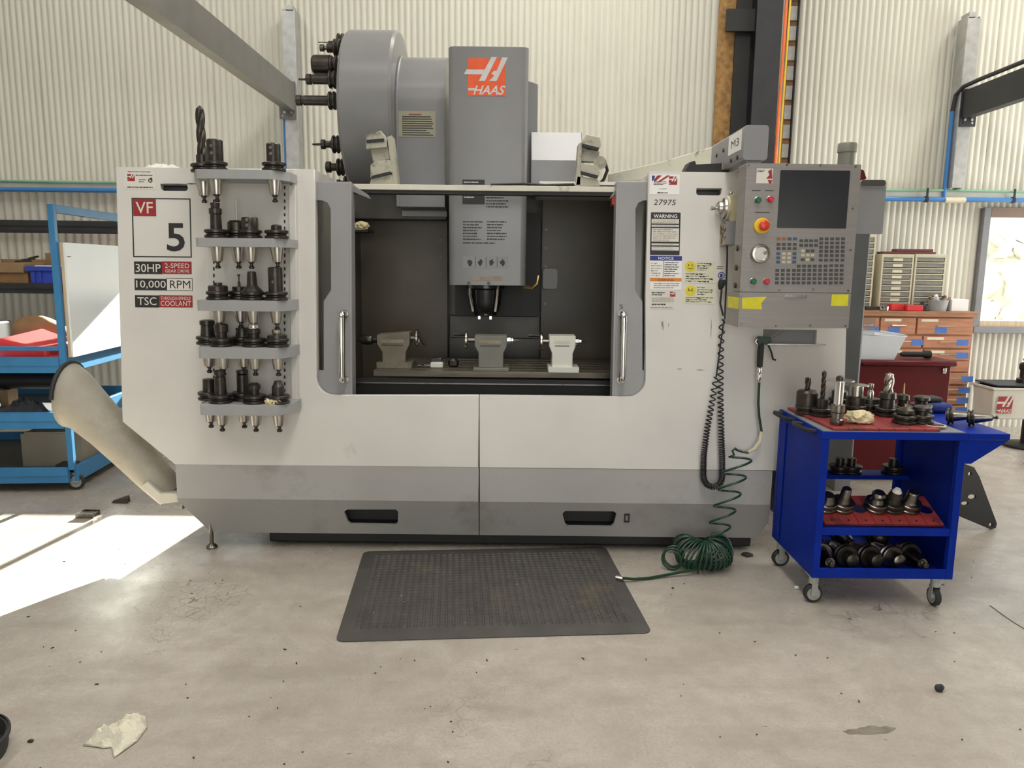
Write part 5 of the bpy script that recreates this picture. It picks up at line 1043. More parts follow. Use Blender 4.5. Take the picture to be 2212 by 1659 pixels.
# ------------------------------------------------------------------ rags and crumpled paper
def crumple(name, label, c, rx, ry, h, m, seed, sq=1.0, group=None, n=64, fold=1.0, flip=0):
    off = Vector((seed * 3.1, seed * 1.7, 0)); b = B(); vs = []; R = 18; L = n
    for j in range(R + 1):
        for i in range(L):
            a = 2 * PI * i / L; t = j / R; ca, sa_ = math.cos(a), math.sin(a)
            ed = 1 + .45 * noise.noise(Vector((ca * 1.3, sa_ * 1.3, seed * 1.9))) + .22 * noise.noise(Vector((ca * 4, sa_ * 4, seed + 3)))
            x_, y_ = rx * t * ed * ca, ry * t * ed * sa_
            q = Vector((x_ / rx * 1.5, y_ / ry * 1.5, seed * 2.3)); q = q + Vector((noise.noise(q * 1.3), noise.noise(q * 1.3 + off), 0)) * .5
            rid = 1 - min(1, abs(noise.noise(q)) * 3.2); rid2 = 1 - min(1, abs(noise.noise(q * 2.1 + off)) * 3); rid3 = 1 - min(1, abs(noise.noise(q * 4.7 + off * 2)) * 3)
            zz = h * (.30 * (1 - t ** 2) + .55 * rid * (1 - .7 * t ** 2) + .30 * rid2 * fold + .10 * rid3 * fold) * (1 - .75 * t ** 4)
            vs.append(Vector(c) + Vector((x_, y_, max(0.0, zz) + .0025)))
    fs = [(j*L+i, j*L+(i+1) % L, (j+1)*L+(i+1) % L, (j+1)*L+i) for j in range(R) for i in range(L)]
    b.add(vs, fs); o = obj(name, b, m, smooth=28, thick=.002); return tag(o, label, 'paper' if 'towel' in name else 'rag', group)
def lumprag(name, label, c, rx, ry, rz, m, seed):
    b = B(); off = Vector((seed * 2.7, seed, 0)); c = Vector(c)
    def f(v):
        d = (v - c); q = Vector((d.x / rx, d.y / ry, d.z / rz)); n1 = 1 - abs(noise.noise(q * 1.5 + off)) * 2.4; n2 = 1 - abs(noise.noise(q * 3.4 + off)) * 2.4; n0 = noise.noise(q * .9 + off * 2)
        k = .86 + .30 * n0 + .24 * n1 + .13 * n2; w_ = c + d * k; w_.z = max(w_.z, c.z - rz * .8); return w_
    b.ball(c + Vector((0, 0, 0)), rx, ry, rz, n=56, m=36, fn=f); dzz = c.z - rz * .8
    return tag(obj(name, b, m, smooth=35), label, 'rag')
from mathutils.geometry import delaunay_2d_cdt
def towel(name, label, outline, m, h, seed, n=170):
    random.seed(seed); P_2 = [gr(*q) for q in outline]; pts = [Vector((q.x, q.y)) for q in P_2]; k = len(pts)
    def inside(p):
        c_ = False
        for i in range(k):
            a, b_ = pts[i], pts[i - 1]
            if (a.y > p.y) != (b_.y > p.y) and p.x < (b_.x - a.x) * (p.y - a.y) / (b_.y - a.y) + a.x: c_ = not c_
        return c_
    def dist(p):
        best = 9
        for i in range(k):
            a, b_ = pts[i], pts[i - 1]; t = max(0, min(1, (p - a).dot(b_ - a) / (b_ - a).length_squared)); best = min(best, (p - (a + (b_ - a) * t)).length)
        return best
    x0_, x1_ = min(q.x for q in pts), max(q.x for q in pts); y0_, y1_ = min(q.y for q in pts), max(q.y for q in pts); ext = []
    while len(ext) < n:
        p = Vector((random.uniform(x0_, x1_), random.uniform(y0_, y1_)))
        if inside(p) and dist(p) > .004: ext.append(p)
    allp = pts + ext
    vo, ed, fa, *_ = delaunay_2d_cdt(allp, [(i, (i + 1) % k) for i in range(k)], [], 1, 1e-5)
    vs = []
    for p in vo:
        q = Vector((p.x * 16, p.y * 16, seed)); r1 = 1 - min(1, abs(noise.noise(q)) * 2.6); r2 = 1 - min(1, abs(noise.noise(q * 2.3 + Vector((5, 2, 0)))) * 2.6); d = min(1, dist(p) / .028)
        vs.append((p.x, p.y, .0025 + h * (.15 + .6 * r1 + .25 * r2) * d + .008 * random.random() * d + .006 * max(0, noise.noise(q * 1.7))))
    b = B(); b.add(vs, [tuple(f) for f in fa]); return tag(obj(name, b, m, smooth=22, thick=.002), label, 'paper')
towel('paper_towel', 'crumpled white paper towel on the floor at the lower left', [(316, 1550), (319, 1572), (296, 1603), (270, 1622), (246, 1639), (241, 1616), (222, 1618), (210, 1615), (179, 1612), (206, 1592), (222, 1585), (234, 1571), (254, 1562), (285, 1556)], MT['rag'], .042, 5)
zsh = at(592, 875, 3.5).z; g = gr(592, 880, zsh); lumprag('yellow_rag', 'small yellowed rag on the edge of the bottom rack shelf', (g.x, g.y + .0, zsh + .022), .034, .02, .026, MT['ragy'], 6)
g = at(779, 497, 4.45); lumprag('cream_rag', 'cream rag stuck on a ledge inside the machine', g + Vector((0, 0, .021)), .045, .03, .026, MT['ragy'], 7)
tag(obj('ledge_hook', B().box(g.x - .16, 4.40, g.z - .012, g.x + .05, 4.60, g.z - .001), MT['black']), 'black ledge inside the machine under the cream rag', 'ledge')
gt = FP.P(*FP.uv((330, 361))); crumple('folded_rag', 'folded grey rag lying on top of the left cabinet', (gt.x, gt.y + .10, ztop), .085, .05, .035, MT['paper'], 8, fold=.4)
# ------------------------------------------------------------------ blue tool cart
CF, CBk = 3.03, 3.53
cx0 = at(1765, 1100, CF).x; cx1 = at(2072, 1100, CF).x
cz1 = at(1920, 934, CF).z; cz0 = at(1920, 1250, CF).z
BC = thing('tool_cart', 'royal blue steel tool cart on castors with red trays beside the machine', 'cart', ((cx0 + cx1) / 2, (CF + CBk) / 2, 0))
BL = MT['bluecart']; pw = .028
obj('side_panel', B().box(cx0, CF, cz0, cx0 + .012, CBk, cz1 - .03), BL, BC, bev=.002); obj('side_panel', B().box(cx1 - .012, CF, cz0, cx1, CBk, cz1 - .03), BL, BC, bev=.002)
for xa_ in (cx0, cx1 - pw):
    for ya_ in (CF - .004, CBk - pw): obj('corner_post', B().box(xa_ - .001, ya_, cz0, xa_ + pw + .001, ya_ + pw, cz1 - .031), BL, BC, bev=.002)
obj('side_recess_rib', B().box(cx0 - .006, CBk - .10, cz0 + .02, cx0 - .001, CBk - .07, cz1 - .05), BL, BC, bev=.002)
b = B(); b.slab(HP(0), rr(cx0 - .005, CF - .006, cx1 + .005, CBk, .004), cz1 - .03, cz1); top = obj('top_frame', b, BL, BC, bev=.003)
obj('grey_top_liner', B().box(cx0 + .004, CF + .004, cz1, cx1 - .004, CBk - .006, cz1 + .002), MT['midgrey'], BC)
tx0, tx1 = at(1798, 925, CF + .02).x, at(2030, 925, CF + .02).x
zt2 = cz1 + .014
b = B(); b.slab(HP(0), [(tx0, CF + .012), (tx1, CF + .012), (tx1 - .01, CBk - .02), (tx0 - .02, CBk - .02)], cz1 + .002, zt2); tray = obj('red_tray', b, MT['redtray'], BC, bev=.003)
for k in range(1, 7): obj('tray_groove', B().box(tx0 + (tx1 - tx0) * k / 7 - .0012, CF + .0115, cz1 + .003, tx0 + (tx1 - tx0) * k / 7 + .0012, CF + .10, zt2 + .0004), MT['redtool'], tray)
rg = gr(2020, 918, zt2); b = B(); b.slab(HP(0), circ(rg.x, rg.y, .036, 28), zt2 - .001, zt2 + .0006); obj('tray_hole', b, MT['redtool'], tray); b = B(); b.slab(HP(0), circ(rg.x, rg.y, .042, 28), zt2 - .001, zt2 + .0012, holes=[circ(rg.x, rg.y, .036, 28)]); obj('tray_hole_ring', b, MT['paper'], tray)
zm = at(1910, 1143, CF).z
obj('middle_shelf', B().box(cx0 + .012, CF + .01, zm - .012, cx1 - .012, CBk - .04, zm), BL, BC, bev=.002); obj('middle_shelf_lip', B().box(cx0 + pw, CF, zm - .03, cx1 - pw, CF + .010, zm + .003), BL, BC, bev=.002)
obj('bottom_shelf', B().box(cx0 + .012, CF + .004, cz0, cx1 - .012, CBk, cz0 + .012), BL, BC, bev=.002); obj('bottom_lip', B().box(cx0 + pw, CF - .002, cz0, cx1 - pw, CF + .006, cz0 + .045), BL, BC, bev=.002); obj('bottom_lip', B().box(cx0 + pw, CBk - .008, cz0, cx1 - pw, CBk, cz0 + .045), BL, BC)
# slanted red tray on the middle shelf
ty0, ty1 = CF + .02, CF + .19; zz0, zz1 = zm + .004, zm + .075
TP = Plane((0, ty0, zz0 + .012), (1, 0, 0), (0, ty1 - ty0, zz1 - zz0))
su0, su1 = at(1782, 1130, ty0).x, at(2040, 1130, ty0).x; sl = math.hypot(ty1 - ty0, zz1 - zz0)
nC = 7; slots = [su0 + (su1 - su0) * (k + .5) / nC for k in range(nC)]
b = B(); b.slab(TP, rr(su0, 0, su1, sl), -.012, 0, holes=[circ(u, sl * .56, .0355, 18) for u in slots]); st = obj('slanted_red_tray', b, MT['redtray'], BC, bev=.002)
for k in range(1, nC): u = su0 + (su1 - su0) * k / nC; obj('tray_groove', B().slab(TP, rr(u - .0012, 0, u + .0012, sl * .9), -.001, .0004), MT['redtool'], st)
for u in slots: obj('tray_rivet', B().cyl(TP.P(u, .02, 0), TP.P(u, .02, .003), .004, n=8), MT['dark'], st)
obj('rear_tray', B().box(cx0 + .03, CBk - .13, zm + .11, cx1 - .02, CBk - .03, zm + .13), BL, BC, bev=.002)
# wing on the right side
wx1 = at(2183, 930, CF).x
b = B(); b.slab(HP(0), rr(cx1 + .006, CF - .004, wx1, CBk - .03), cz1 - .028, cz1 - .001); obj('side_wing', b, BL, BC, bev=.003)
for yy_ in (CF, CBk - .05):
    b = B(); b.slab(VP(yy_), [(cx1 + .001, cz1 - .029), (wx1 - .002, cz1 - .029), (cx1 + .03, at(2095, 1002, CF).z), (cx1 + .001, at(2095, 1002, CF).z)][::-1], -.004, 0); obj('wing_bracket', b, BL, BC, bev=.001)
for yy_ in (CF + .06, CF + .30):
    hp_ = [(cx0 - .005, yy_, cz1 - .012), (cx0 - .045, yy_, cz1 - .006), (cx0 - .05, yy_ + .02, cz1 - .006), (cx0 - .05, yy_ + .13, cz1 - .006), (cx0 - .045, yy_ + .15, cz1 - .006), (cx0 - .005, yy_ + .15, cz1 - .012)]
    obj('black_handle', B().tube(hp_, .009, 10), MT['rubber'], BC)
def castor(x_, y_, par, face, top=None, r=.041):
    top = cz0 if top is None else top
    D = Vector((0, 1, 0)) if face else Vector((1, 0, 0)); C_ = Vector((x_, y_, r + .0005))
    fk = obj('castor', B().box(x_ - .03, y_ - .03, top - .006, x_ + .03, y_ + .03, top).cyl((x_, y_, top - .006), (x_, y_, r * 2 + .004), .020, n=16), MT['wheel'], par, bev=.002)
    for s_ in (-1, 1):
        p_ = C_ + D * (.0175 * s_); q_ = Vector((x_, y_, 2 * r + .01)) + D * (.0175 * s_); obj('castor_fork', B().bar(p_ - Vector((0, 0, .008)), q_, .003 if not face else .026, .026 if not face else .003, up=(0, 1, 0)), MT['wheel'], fk)
    obj('castor_wheel', B().lathe([(r * .70, -.012), (r * .92, -.012), (r, -.008), (r, .008), (r * .92, .012), (r * .70, .012)], C_, D, 28, cap=False), MT['rubber'], fk)
    obj('wheel_rim', B().lathe([(r * .15, -.013), (r * .28, -.013), (r * .36, -.008), (r * .66, -.008), (r * .72, -.013), (r * .72, .013), (r * .66, .008), (r * .36, .008), (r * .28, .013), (r * .15, .013)], C_, D, 20), MT['wheel'], fk)
castor(cx0 + .03, CF + .05, BC, True); castor(cx1 - .05, CF + .03, BC, False); castor(cx0 + .03, CBk - .05, BC, True); castor(cx1 - .05, CBk - .04, BC, False)
# holders standing on the cart
def cart(px, py, label, nose, cut=None, m=None, flange=True, up=0.0, taper=False, scr=()):
    g = gr(px, py, zt2); return holder((g.x, g.y, zt2 + .0006 + up), label, 'tool holders on the cart top', nose, cut, m=m, flange=flange, taper=taper, screws=scr)
cart(1741, 892, 'dark end-mill holder with a stubby cutter at the left of the cart top', [(.047, 0.037), (.047, .095), (.038, .105), (.02, .107)], ('drill', .014, .107, .165, .6))
cart(1774, 898, 'holder with a thin twist drill standing on the cart top', [(.024, .037), (.024, .075), (.014, .078)], ('drill', .011, .078, .205, 2.2))
cart(1807, 917, 'chrome arbor with a wide slitting saw at the front of the cart top', [(.026, .0), (.028, .004), (.028, .022), (.022, .026), (.022, .05), (.028, .055), (.028, .085), (.02, .088)], None, m=MT['steeld'], flange=False)
g = gr(1807, 917, zt2); sw = [o for o in bpy.data.objects if o.get('label', '').startswith('chrome arbor with a wide')][0]
obj('arbor_shaft', B().lathe([(.019, .088), (.019, .186), (.014, .188)], n=20), MT['chrome'], sw, local=True); bb = B(); bb.slab(HP(0), circ(0, 0, .058, 44), .188, .191); obj('saw_blade', bb, MT['steel'], sw, local=True, smooth=0); obj('clamp_nut', B().lathe([(.016, .191), (.016, .202), (.006, .208)], n=12), MT['dark'], sw, local=True)
cart(1846, 892, 'holder with a shiny cup cutter and thin disc on the cart top', [(.042, .037), (.042, .075), (.034, .08)], ('lathe', [(.030, .08), (.030, .125), (.026, .127), (.052, .128), (.052, .131), (.01, .133)], MT['steel']))
cart(1812, 876, 'low dark holder behind the chrome saw arbor on the cart', [(.036, .037), (.036, .07), (.02, .08)])
cart(1877, 888, 'holder with a small bright clamp stud at the middle of the cart top', [(.044, .037), (.044, .06), (.02, .064)], ('lathe', [(.014, .064), (.014, .09), (.009, .10), (.012, .115), (.012, .128)], MT['steel']))
cart(1914, 898, 'holder with a thick bright end mill standing on the cart top', [(.032, .037), (.030, .075), (.036, .08), (.034, .105), (.02, .108)], ('drill', .021, .108, .195, .8, MT['steel']))
cart(1948, 893, 'holder with a thin centre drill behind the cart top front row', [(.022, .037), (.022, .06), (.028, .064), (.026, .085), (.012, .09)], ('lathe', [(.004, .09), (.003, .13), (.0005, .142)], MT['brass']))
cart(1953, 914, 'upright bare flange holder at the right front of the cart top', [(.030, .037), (.036, .045), (.036, .058), (.022, .064), (.01, .07)], ('lathe', [(.006, .07), (.006, .082)], MT['brass']))
cart(1989, 913, 'stacked double-flange holder at the right front corner of the cart top', [(.026, .037), (.026, .05), (.036, .055), (.036, .068), (.02, .075)])
cart(1988, 889, 'dark double-flange holder at the back right of the cart top', [(.026, .037), (.026, .05), (.036, .055), (.036, .068), (.02, .075)])
g = gr(1862, 917, zt2); lumprag('cream_rag', 'crumpled cream rag on the red tray of the tool cart', (g.x, g.y + .03, zt2 + .026), .058, .036, .030, MT['ragy'], 11)
# holders lying on the wing
for px, py, lab in ((2058, 916, 'dull steel taper holder lying on the cart wing, left of two'), (2103, 920, 'dull steel taper holder lying on the cart wing, right of two')):
    g = gr(px, py, cz1); o = holder((g.x, g.y, cz1 + .0365), lab, 'tool holders lying on the cart wing', [(.03, .037), (.03, .045)], rot=(0, -PI / 2 - .12, -.55), dark=True); o.scale = (.72, .72, .66)
g = gr(2030, 893, cz1); t = thing('blue_folded_cloth', 'dark blue folded cloth bundle on the right of the cart top', 'cloth', (g.x, g.y + .03, cz1)); obj('fold', B().box(g.x - .035, g.y - .01, cz1 + .003, g.x + .06, g.y + .10, cz1 + .045), MT['bluerag'], t, bev=.015); obj('upper_fold', B().box(g.x - .05, g.y + .03, cz1 + .045, g.x + .03, g.y + .11, cz1 + .07), MT['greybag'], t, bev=.01)
# holders in the slanted tray
for k, nose, lab, cut in ((0, [(.034, .037), (.026, .06), (.024, .07)], 'first holder from the left in the slanted red cart tray', None), (1, [(.028, .037), (.022, .06), (.020, .10), (.017, .105)], 'second holder from the left in the slanted red tray, with a raised tube', None), (3, [(.03, .037), (.022, .055), (.03, .075), (.022, .085)], 'third holder from the left in the slanted red cart tray', None), (4, [(.03, .037), (.024, .06), (.03, .066), (.024, .09)], 'fourth holder from the left in the slanted red tray', ('lathe', [(.02, .09), (.012, .105)], MT['paper'])), (5, [(.032, .037), (.026, .05), (.024, .085), (.02, .09)], 'rightmost holder in the slanted red cart tray, bright steel', None)):
    p = TP.P(slots[k], sl * .56, .0008); holder(p, lab, 'tool holders in the slanted tray', nose, cut, rot=(math.atan2(zz1 - zz0, ty1 - ty0) * 1.0, 0, 0), m=MT['steeld'] if k != 4 else MT['dark'], taper=False)
for k, (px, lab) in enumerate(((1810, 'first small holder on the rear blue ledge of the cart'), (1835, 'second small holder on the rear blue ledge of the cart'), (1925, 'lone small holder at the right of the rear blue cart ledge'))):
    X_ = at(px, 1050, CBk - .08).x; holder((X_, CBk - .08, zm + .1305), lab, 'holders on the rear ledge', [(.02, .037), (.02, .07)], taper=False)
# holders lying in the bottom of the cart
random.seed(21)
labs = ['leftmost holder lying in the front row of the cart bottom', 'second holder from the left lying in the front row of the cart bottom', 'middle holder lying in the front row of the cart bottom', 'fourth holder from the left lying in the front row of the cart bottom', 'rightmost holder lying in the front row of the cart bottom', 'dark holder at the back of the cart bottom on the left', 'dark holder at the back of the cart bottom in the middle', 'dark holder at the back of the cart bottom on the right']
for k, lab in enumerate(labs):
    X_ = cx0 + .085 + k * .098 if k < 5 else cx0 + .12 + (k - 5) * .16; Y_ = CF + .12 if k < 5 else CF + .36
    holder((X_, Y_, cz0 + .012 + .05), lab, 'holders lying in the cart bottom', [(.03, .037), (.028, .08), (.02, .085)], rot=(PI / 2 * random.choice((-1, 1)), 0, random.uniform(-.25, .25)), m=MT['dark'] if k % 3 else MT['steeld'], dark=k % 2 == 0)
# black perforated plate leaning behind the cart
g = gr(2148, 1302)
PLp = Plane((0, 3.36, 0), (1, 0.25, 0), (0, 0.12, 1))
q = pp(PLp, [(2070, 1160), (2098, 1170), (2110, 1190), (2150, 1290), (2148, 1300), (2138, 1303), (2040, 1262), (2040, 1165)], sn=False)
zmin = min(v for u, v in q); q = [(u, v - zmin + .002) for u, v in q]
hol = [[(u, v - zmin + .002) for u, v in (PLp.uv((cx_ + a * math.cos(t_), cy_ + c_ * math.sin(t_))) for t_ in [2 * PI * i / 12 for i in range(12)])] for cx_, cy_, a, c_ in ((2089, 1184, 4, 4), (2095, 1233, 9, 5), (2080, 1247, 8, 4), (2137, 1293, 4, 4))]
tag(obj('angle_plate', B().slab(PLp, q, -.006, .006, holes=hol), MT['black'], bev=.001), 'black triangular steel plate with holes leaning behind the tool cart', 'plate')
# ------------------------------------------------------------------ left: light blue trolley with whiteboard
_before = set(bpy.data.objects)
LY = 4.55
lx = (at(128, 600, LY).x + at(160, 1035, LY).x) / 2; LB = 5.62; LXL = -4.35
zl_top = at(112, 440, LY).z; lz = lambda py: at(80, py, LY).z
LC = thing('blue_trolley', 'light blue steel trolley with three trays at the left edge', 'trolley', (lx - .6, 5.05, 0))
LBm = MT['ltblue']; q = .035
obj('trolley_post', B().box(lx - q, LY, .14, lx, LY + q, zl_top), LBm, LC, bev=.002); obj('trolley_post', B().box(lx - q, LB - q, .14, lx, LB, zl_top), LBm, LC, bev=.002)
obj('top_bar', B().box(lx - q, LY + q, zl_top - .05, lx, LB - q, zl_top), LBm, LC, bev=.002)
for xa_, ya_ in ((LXL, LY), (LXL, LB - q)): obj('trolley_post', B().box(xa_, ya_, .14, xa_ + q, ya_ + q, lz(760)), LBm, LC, bev=.002)
def rails(za_, zb_, nm):
    obj(nm, B().box(LXL, LY - .006, za_, lx - q, LY + .02, zb_), LBm, LC, bev=.002); obj(nm, B().box(LXL, LB - .02, za_, lx - q, LB, zb_), LBm, LC, bev=.002); obj(nm, B().box(lx - .02, LY + q, za_, lx + .006, LB - q, zb_), LBm, LC, bev=.002); obj(nm, B().box(LXL, LY + q, za_, LXL + .02, LB - q, zb_), LBm, LC, bev=.002)
    obj(nm + '_lip', B().box(LXL, LY - .012, (za_ + zb_) / 2 - .003, lx - q, LY - .006, zb_ - .004), LBm, LC)
for a_, c_ in ((805, 771), (925, 890), (1042, 1009)):
    rails(lz(a_), lz(c_), 'tray_rail'); obj('tray', B().box(LXL + .02, LY + .02, lz(a_) + .035, lx - .021, LB - .02, lz(a_) + .041), LBm if a_ == 805 else MT['darkgrey'], LC)
obj('guard_rail', B().box(LXL, LY - .004, lz(757), lx - q, LY + .012, lz(748)), LBm, LC, bev=.002)
for xx in (-3.3, -3.9): obj('guard_post', B().box(xx, LB - .03, lz(890), xx + .03, LB, lz(805)), LBm, LC)
castor(lx - .02, LY + .06, LC, True, top=lz(1042) , r=.05); castor(lx - .05, LB - .06, LC, True, top=lz(1042), r=.05); castor(LXL + .05, LY + .06, LC, True, top=lz(1042), r=.05); castor(LXL + .05, LB - .06, LC, True, top=lz(1042), r=.05)
zbt = lz(773) + .002; zbz = at(131, 524, LY + .05).z
WBt = thing('whiteboard', 'white wooden board standing on the end of the blue trolley, half in sunlight', 'board', (lx + .02, 5.05, zbt))
obj('board', B().box(lx + .022, LY + .035, zbt, lx + .034, LB - .07, zbz), MT['wboard'], WBt); obj('board_edge', B().box(lx + .0065, LY + .03, zbt, lx + .022, LB - .07, zbz), MT['pine'], WBt)
obj('board_mark', B().box(lx + .034, LY + .05, zbz - .085, lx + .0345, LY + .10, zbz - .08), MT['maroon'], WBt, smooth=0)
# things on the trolley
zt_ = lz(805) + .042
g = at(84, 740, LY + .2)
b = B().add([(g.x - .17, LY + .08, zt_), (g.x + .16, LY + .06, zt_), (g.x + .17, LY + .42, zt_), (g.x - .12, LY + .46, zt_), (g.x - .17, LY + .08, zt_ + .16), (g.x + .14, LY + .06, zt_ + .10), (g.x + .15, LY + .42, zt_ + .12), (g.x - .08, LY + .46, zt_ + .20)], [(3,2,1,0),(4,5,6,7),(0,1,5,4),(1,2,6,5),(2,3,7,6),(3,0,4,7)])
tag(obj('red_case', b, MT['red'], bev=.02), 'red soft case on the top tray of the blue trolley', 'case')
g = at(95, 700, LY + .8); random.seed(2)
b = B().ball((g.x + .06, LY + .76, zt_ + .13), .19, .14, .13, n=24, m=14, fn=lambda v: Vector((v.x, v.y, max(zt_, v.z))) + Vector((noise.noise(v * 9), noise.noise(v * 9 + Vector((3, 0, 0))), 0)) * .03)
tag(obj('brown_paper_sack', b, MT['cardd'], smooth=40), 'brown paper sack behind the red case on the trolley', 'sack')
g = at(25, 715, LY + .6); tag(obj('grey_bin', B().box(g.x - .45, LY + .5, zt_, g.x - .05, LY + .85, zt_ + .22), MT['darkgrey'], bev=.015), 'dark grey bin at the back of the trolley top tray', 'bin')
g = at(105, 768, LY + .08); tag(obj('red_box', B().box(at(110, 765, LY + .05).x, LY + .03, zt_, at(136, 765, LY + .05).x, LY + .055, zt_ + .06), MT['red'], bev=.004), 'flat red box at the front right of the trolley top tray', 'box')
z2 = lz(925) + .042
g0, g1 = at(20, 850, LY + .35), at(118, 850, LY + .35)
tag(obj('black_roll', B().lathe([(.03, 0), (.055, .01), (.055, .50), (.03, .51)], (g0.x - .1, LY + .40, z2 + .20), (1, 0, 0), 24), MT['black'], bev=0), 'black rolled sheet lying on the middle trolley tray', 'roll')
for xx in (0.0, .36): tag(obj('wooden_chock', B().box(g0.x + xx, LY + .34, z2, g0.x + xx + .05, LY + .46, z2 + .146), MT['card'], bev=.003), 'wooden chock under the %s end of the black roll' % ('left' if xx == 0 else 'right'), 'chock')
crumple('dark_cloth', 'dark grey cloth heap at the front of the middle trolley tray', (at(50, 885, LY + .15).x, LY + .16, z2), .24, .11, .12, MT['greybag'], 14)
g = at(112, 885, LY + .1); tag(obj('red_white_packet', B().box(g.x - .0, LY + .07, z2, g.x + .03, LY + .17, z2 + .05), MT['paper'], bev=.006), 'small pale packet beside the dark cloth on the trolley', 'packet')
z3 = lz(1042) + .042
ga, gb = at(62, 985, LY + .25).x, at(186, 985, LY + .25).x
t = thing('cardboard_box', 'open grey cardboard box on the bottom trolley tray', 'box', ((ga + gb) / 2, LY + .45, z3)); zc_ = at(100, 935, LY + .25).z
b = B(); b.slab(HP(0), rr(ga, LY + .25, gb, LY + .70), z3, zc_, holes=[rr(ga + .006, LY + .256, gb - .006, LY + .694)]); obj('box_walls', b, MT['cardg'], t); obj('box_floor', B().box(ga + .006, LY + .256, z3, gb - .006, LY + .694, z3 + .01), MT['cardg'], t)
for k in range(5): obj('paper_sheet', B().box(ga + .02 + .01 * k, LY + .27, z3 + .03 + .02 * k, gb - .03, LY + .66, z3 + .034 + .02 * k), MT['paper'], t)
obj('papers', B().box(ga + .015, LY + .265, zc_ - .03, gb - .02, LY + .68, zc_ + .004), MT['paper'], t)
tag(obj('dark_tray', B().box(at(150, 1000, LY + .2).x - .02, LY + .10, z3, lx - .05, LY + .20, z3 + .05), MT['black'], bev=.01), 'small black tray at the right of the bottom trolley tray', 'tray')
# the trolley stands at a slight angle
_piv = Matrix.Translation((lx, LY, 0)) @ Matrix.Rotation(math.radians(4.5), 4, 'Z') @ Matrix.Translation((-lx, -LY, 0))
for o in [o for o in bpy.data.objects if o not in _before and o.parent is None]:
    o.location = _piv @ o.location; o.rotation_euler.z += math.radians(4.5)
# ------------------------------------------------------------------ left: black racking against the wall
RY = 6.30
rz1, rz2 = at(100, 612, RY).z, at(100, 476, RY).z; rx = at(285, 600, RY).x
RKK = thing('storage_racking', 'black steel storage racking against the back wall at the left', 'rack', (rx - 1.2, 6.5, 0))
for xx in (rx - .05, -6.2):
    for yy_ in (RY, YW - .15): obj('upright', B().box(xx, yy_, 0, xx + .05, yy_ + .05, rz2 + .03), MT['column'], RKK)
for zz_ in (rz1, rz2):
    for yy_ in (RY - .02, YW - .12): obj('beam', B().box(-6.15, yy_, zz_ - .085, rx - .05, yy_ + .02, zz_), MT['column'], RKK, bev=.004)
    obj('beam_step', B().box(-6.15, RY - .035, zz_ - .045, rx - .05, RY - .02, zz_ - .038), MT['column'], RKK)
obj('shelf_board', B().box(-6.15, RY, rz1 - .02, rx - .05, YW - .12, rz1), MT['cardd'], RKK)
bx = lambda px: at(px, 600, RY).x; bz = lambda py: at(60, py, RY).z
t = thing('carton', 'lower cardboard carton on the black racking shelf', 'box', (bx(0), RY + .2, rz1)); obj('carton_body', B().box(bx(-60), RY + .02, rz1, bx(57), RY + .40, bz(590)), MT['cardd'], t, bev=.003)
t = thing('carton', 'upper pale cardboard carton stacked on the racking shelf', 'box', (bx(0), RY + .2, bz(590))); obj('carton_body', B().box(bx(-60), RY + .0, bz(590) + .001, bx(52), RY + .38, bz(568)), MT['card'], t, bev=.003); obj('carton_flap', B().box(bx(-60), RY + .375, bz(568), bx(52), RY + .38, bz(560)), MT['card'], t)
t = thing('carton', 'cardboard carton with a raised flap behind the blue crate', 'box', (bx(68), RY + .35, rz1)); obj('carton_body', B().box(bx(60), RY + .30, rz1, bx(95), RY + .50, bz(580)), MT['cardd'], t, bev=.003); obj('raised_flap', B().box(bx(55), RY + .29, bz(578), bx(80), RY + .296, bz(545)), MT['card'], t)
t = thing('metal_offcuts', 'dark metal offcuts on top of the upper carton', 'scrap', (bx(35), RY + .2, bz(568)))
for k in range(3): obj('offcut', B().bar((bx(20 + 5 * k), RY + .10 + .06 * k, bz(568) + .012 + .012 * k), (bx(50), RY + .12 + .05 * k, bz(568) + .016 + .02 * k), .03, .014), MT['dark'], t)
t = thing('blue_crate', 'blue plastic crate on the black racking shelf beside the trolley post', 'crate', (bx(95), RY + .15, rz1)); x0_, x1_ = bx(66), bx(135)
b = B(); b.slab(HP(0), rr(x0_, RY + .0, x1_, RY + .26), rz1 + .001, bz(585), holes=[rr(x0_ + .006, RY + .006, x1_ - .006, RY + .254)]); obj('crate_walls', b, MT['crate'], t, bev=.002)
b = B(); b.slab(HP(0), rr(x0_ - .03, RY - .02, x1_ + .02, RY + .28), bz(585), bz(575), holes=[rr(x0_ + .006, RY + .006, x1_ - .006, RY + .254)]); obj('crate_rim', b, MT['crate'], t, bev=.003); obj('crate_floor', B().box(x0_ + .006, RY + .006, rz1 + .001, x1_ - .006, RY + .254, rz1 + .01), MT['crate'], t)
for xx in (72, 86): obj('crate_rib', B().box(bx(xx), RY - .012, rz1 + .01, bx(xx) + .02, RY, bz(586)), MT['crate'], t)
obj('crate_contents', B().box(x0_ + .02, RY + .02, rz1 + .011, x1_ - .02, RY + .24, bz(573)), MT['ylabel'], t, bev=.01)
